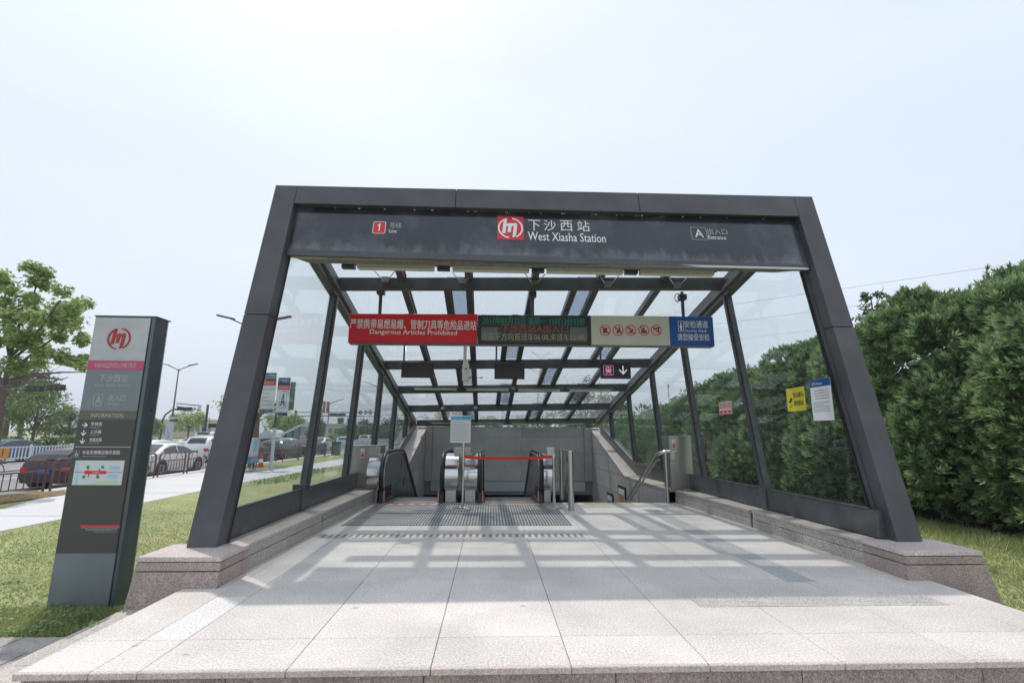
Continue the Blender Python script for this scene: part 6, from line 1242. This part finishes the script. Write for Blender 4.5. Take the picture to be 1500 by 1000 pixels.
obj('sloping_roof', MB().prism([(at(382, 652, 52).x, 52, at(382, 649, 52).z), (at(440, 620, 52).x, 52, at(440, 621, 52).z), (at(440, 620, 52).x, 52, at(440, 624, 52).z), (at(388, 652, 52).x, 52, at(388, 652, 52).z)], (0, 4, 0)), RFW, t)
obj('glass_wall', MB().prism([(at(396, 652, 52).x, 52.1, -.3), (at(439, 620, 52).x, 52.1, -.3), (at(439, 620, 52).x, 52.1, at(439, 625, 52).z), (at(396, 650, 52).x, 52.1, at(396, 649, 52).z)], (0, .05, 0)), mat('far_green_glass', (.12,.2,.2), .1, 0, .7), t)
for px in (408, 418, 428, 438): obj('frame_bar', MB().box((at(px, 640, 52).x-.05, 52.0, -.3), (at(px, 640, 52).x+.05, 52.09, at(px, 652-(px-388)*.56, 52).z)), CLAD2, t)
t = thing('white_dome_tent', 'white curved canopy roof behind the left portal leg', 'canopy', T(392, 650, 50)); obj('canopy_shell', MB().prism([(at(px, 640, 50).x, 50, at(px, py, 50).z) for px, py in ((376, 643), (380, 636), (386, 631), (392, 629), (398, 633), (402, 641))], (0, 3, 0)), RFW, t)
obj('support', MB().box((at(390, 640, 50).x, 51, G0), (at(391, 640, 50).x, 51.2, at(391, 636, 50).z)), POLE, t)
t = thing('hoarding', 'turquoise construction hoarding far behind the left glass wall', 'hoarding', T(550, 650, 88)); xa, xb = at(490, 645, 88).x, at(625, 645, 88).x; zt_ = at(540, 637.5, 88).z
for k in range(9): obj('hoarding_panel', MB().box((xa+(xb-xa)*k/9+.05, 88, G0), (xa+(xb-xa)*(k+1)/9-.05, 88.1, zt_)), mat('hoarding_turquoise', (.13,.42,.42), .6, objvar=.2), t)
LAT = mat('galvanised_lattice', (.24,.26,.28), .6)
def pylon(label, px, pyt, Y, w0=4.5, arms=((.62, 6), (.78, 5), (.93, 4)), yarm=False):
    a = at(px, pyt, Y); H = a.z-G0; t = thing('power_pylon', label, 'pylon', (a.x, Y, G0), group='power pylons far behind the station'); mb = MB(); r_ = .08+.0004*Y
    def c(f_, i): w_ = w0/2*(1-.86*min(1, f_/.9)); return (a.x+(w_ if i in (1, 2) else -w_), Y+(w_ if i > 1 else -w_), G0+H*f_)
    N_ = 11
    for k in range(N_):
        f0, f1 = k/N_*.94, (k+1)/N_*.94
        for i in range(4): j = (i+1) % 4; mb.beam(c(f0, i), c(f1, i), r_, r_, (0, 1, .1)); mb.beam(c(f0, i), c(f1, j), r_*.6, r_*.6, (0, 1, .1)); mb.beam(c(f0, j), c(f1, i), r_*.6, r_*.6, (0, 1, .1)); mb.beam(c(f1, i), c(f1, j), r_*.6, r_*.6, (.1, 1, .1))
    obj('tower_lattice', mb, LAT, t)
    for f_, l_ in arms:
        mb = MB()
        for s in (-1, 1):
            up_ = .06 if yarm else 0; mb.beam((a.x, Y, G0+H*f_), (a.x+s*l_, Y, G0+H*(f_+up_*1.5)), r_, r_, (0, 1, .1)); mb.beam((a.x, Y, G0+H*(f_+.04)), (a.x+s*l_, Y, G0+H*(f_+up_*1.5)), r_*.7, r_*.7, (0, 1, .1)); mb.beam((a.x+s*l_, Y, G0+H*(f_+up_*1.5)), (a.x+s*l_, Y, G0+H*(f_+up_*1.5)-1.5), r_*.6, r_*.6, (1, 0, 0))
        obj('cross_arm', mb, LAT, t)
    return a
pylon('tall lattice power pylon seen through the middle of the glass roof', 793, 519, 170, 5, ((.74, 4.5), (.94, 3.2)), True)
pylon('fainter lattice power pylon left of the tall one through the glass roof', 741, 556, 230, 5)
pylon('lattice power pylon far behind the last left glass posts', 579, 588, 210, 5)
pylon('distant pylon behind the street banner', 470, 590, 260, 5); 
c = at(979, 567, 75); t = thing('thin_mast', 'thin mast standing behind the hedge, through the right glass wall', 'mast', (c.x, 75, G0)); obj('mast_pole', MB().tube([(c.x, 75, G0), (c.x, 75, c.z)], [.12, .05], 6), LAT, t); obj('mast_head', MB().box((c.x-.08, 74.9, c.z), (c.x+.08, 75.1, c.z+.5)), LAT, t)
wires = [((600, 500), (1500, 384), 170, 40), ((600, 520), (1500, 415), 170, 42), ((560, 545), (1300, 470), 170, 80), ((560, 560), (1300, 520), 170, 85), ((600, 560), (1300, 548), 170, 90)]
for i, (a, b, Ya, Yb) in enumerate(wires):
    A_, B_ = at(*a, Ya), at(*b, Yb); n = 24; mb = MB(); mb.tube([A_.lerp(B_, k/n)+Vector((0, 0, -3.0*math.sin(math.pi*k/n)*.4)) for k in range(n+1)], [.035-.018*k/n for k in range(n+1)], 4)
    obj('power_line', mb, LAT, None, label=['uppermost power line crossing the sky at the right', 'second power line crossing the sky at the right', 'third power line, behind the right glass', 'fourth power line, behind the right glass', 'lowest power line, just above the hedge'][i], cat='cable')
for i, (px, py, sz) in enumerate(((697, 553, 1.0),)):
    c = at(px, py, 30); t = thing('light_mast', 'thin mast with small floodlights seen through the left half of the glass roof', 'mast', (c.x, 30, G0)); obj('mast_pole', MB().tube([(c.x, 30, G0), (c.x, 30, c.z+.4)], .03, 6), LAT, t)
    for s in (-1, 0, 1): obj('floodlight', MB().disc((c.x+s*.35, 30, c.z), .08, (0, 1, 0), .1, 10), LAT, t)
    obj('cross_arm', MB().tube([(c.x-.4, 30, c.z), (c.x+.4, 30, c.z)], .02, 5), LAT, t)

# ------------------------------------------------------------------ thin haze
HAZE = .0008
if HAZE:
    hm = bpy.data.materials.new('thin_haze'); hm.use_nodes = True; hn = hm.node_tree.nodes; hn.clear(); ho = hn.new('ShaderNodeOutputMaterial'); hv = hn.new('ShaderNodeVolumePrincipled')
    hv.inputs['Color'].default_value = (.92, .95, 1, 1); hv.inputs['Density'].default_value = HAZE; hv.inputs['Anisotropy'].default_value = .2; hm.node_tree.links.new(hv.outputs[0], ho.inputs['Volume'])
    obj('haze', MB().box((-620, -80, -6), (420, 760, 60)), hm, None, kind='stuff', label='thin pale haze over the whole place', cat='haze')
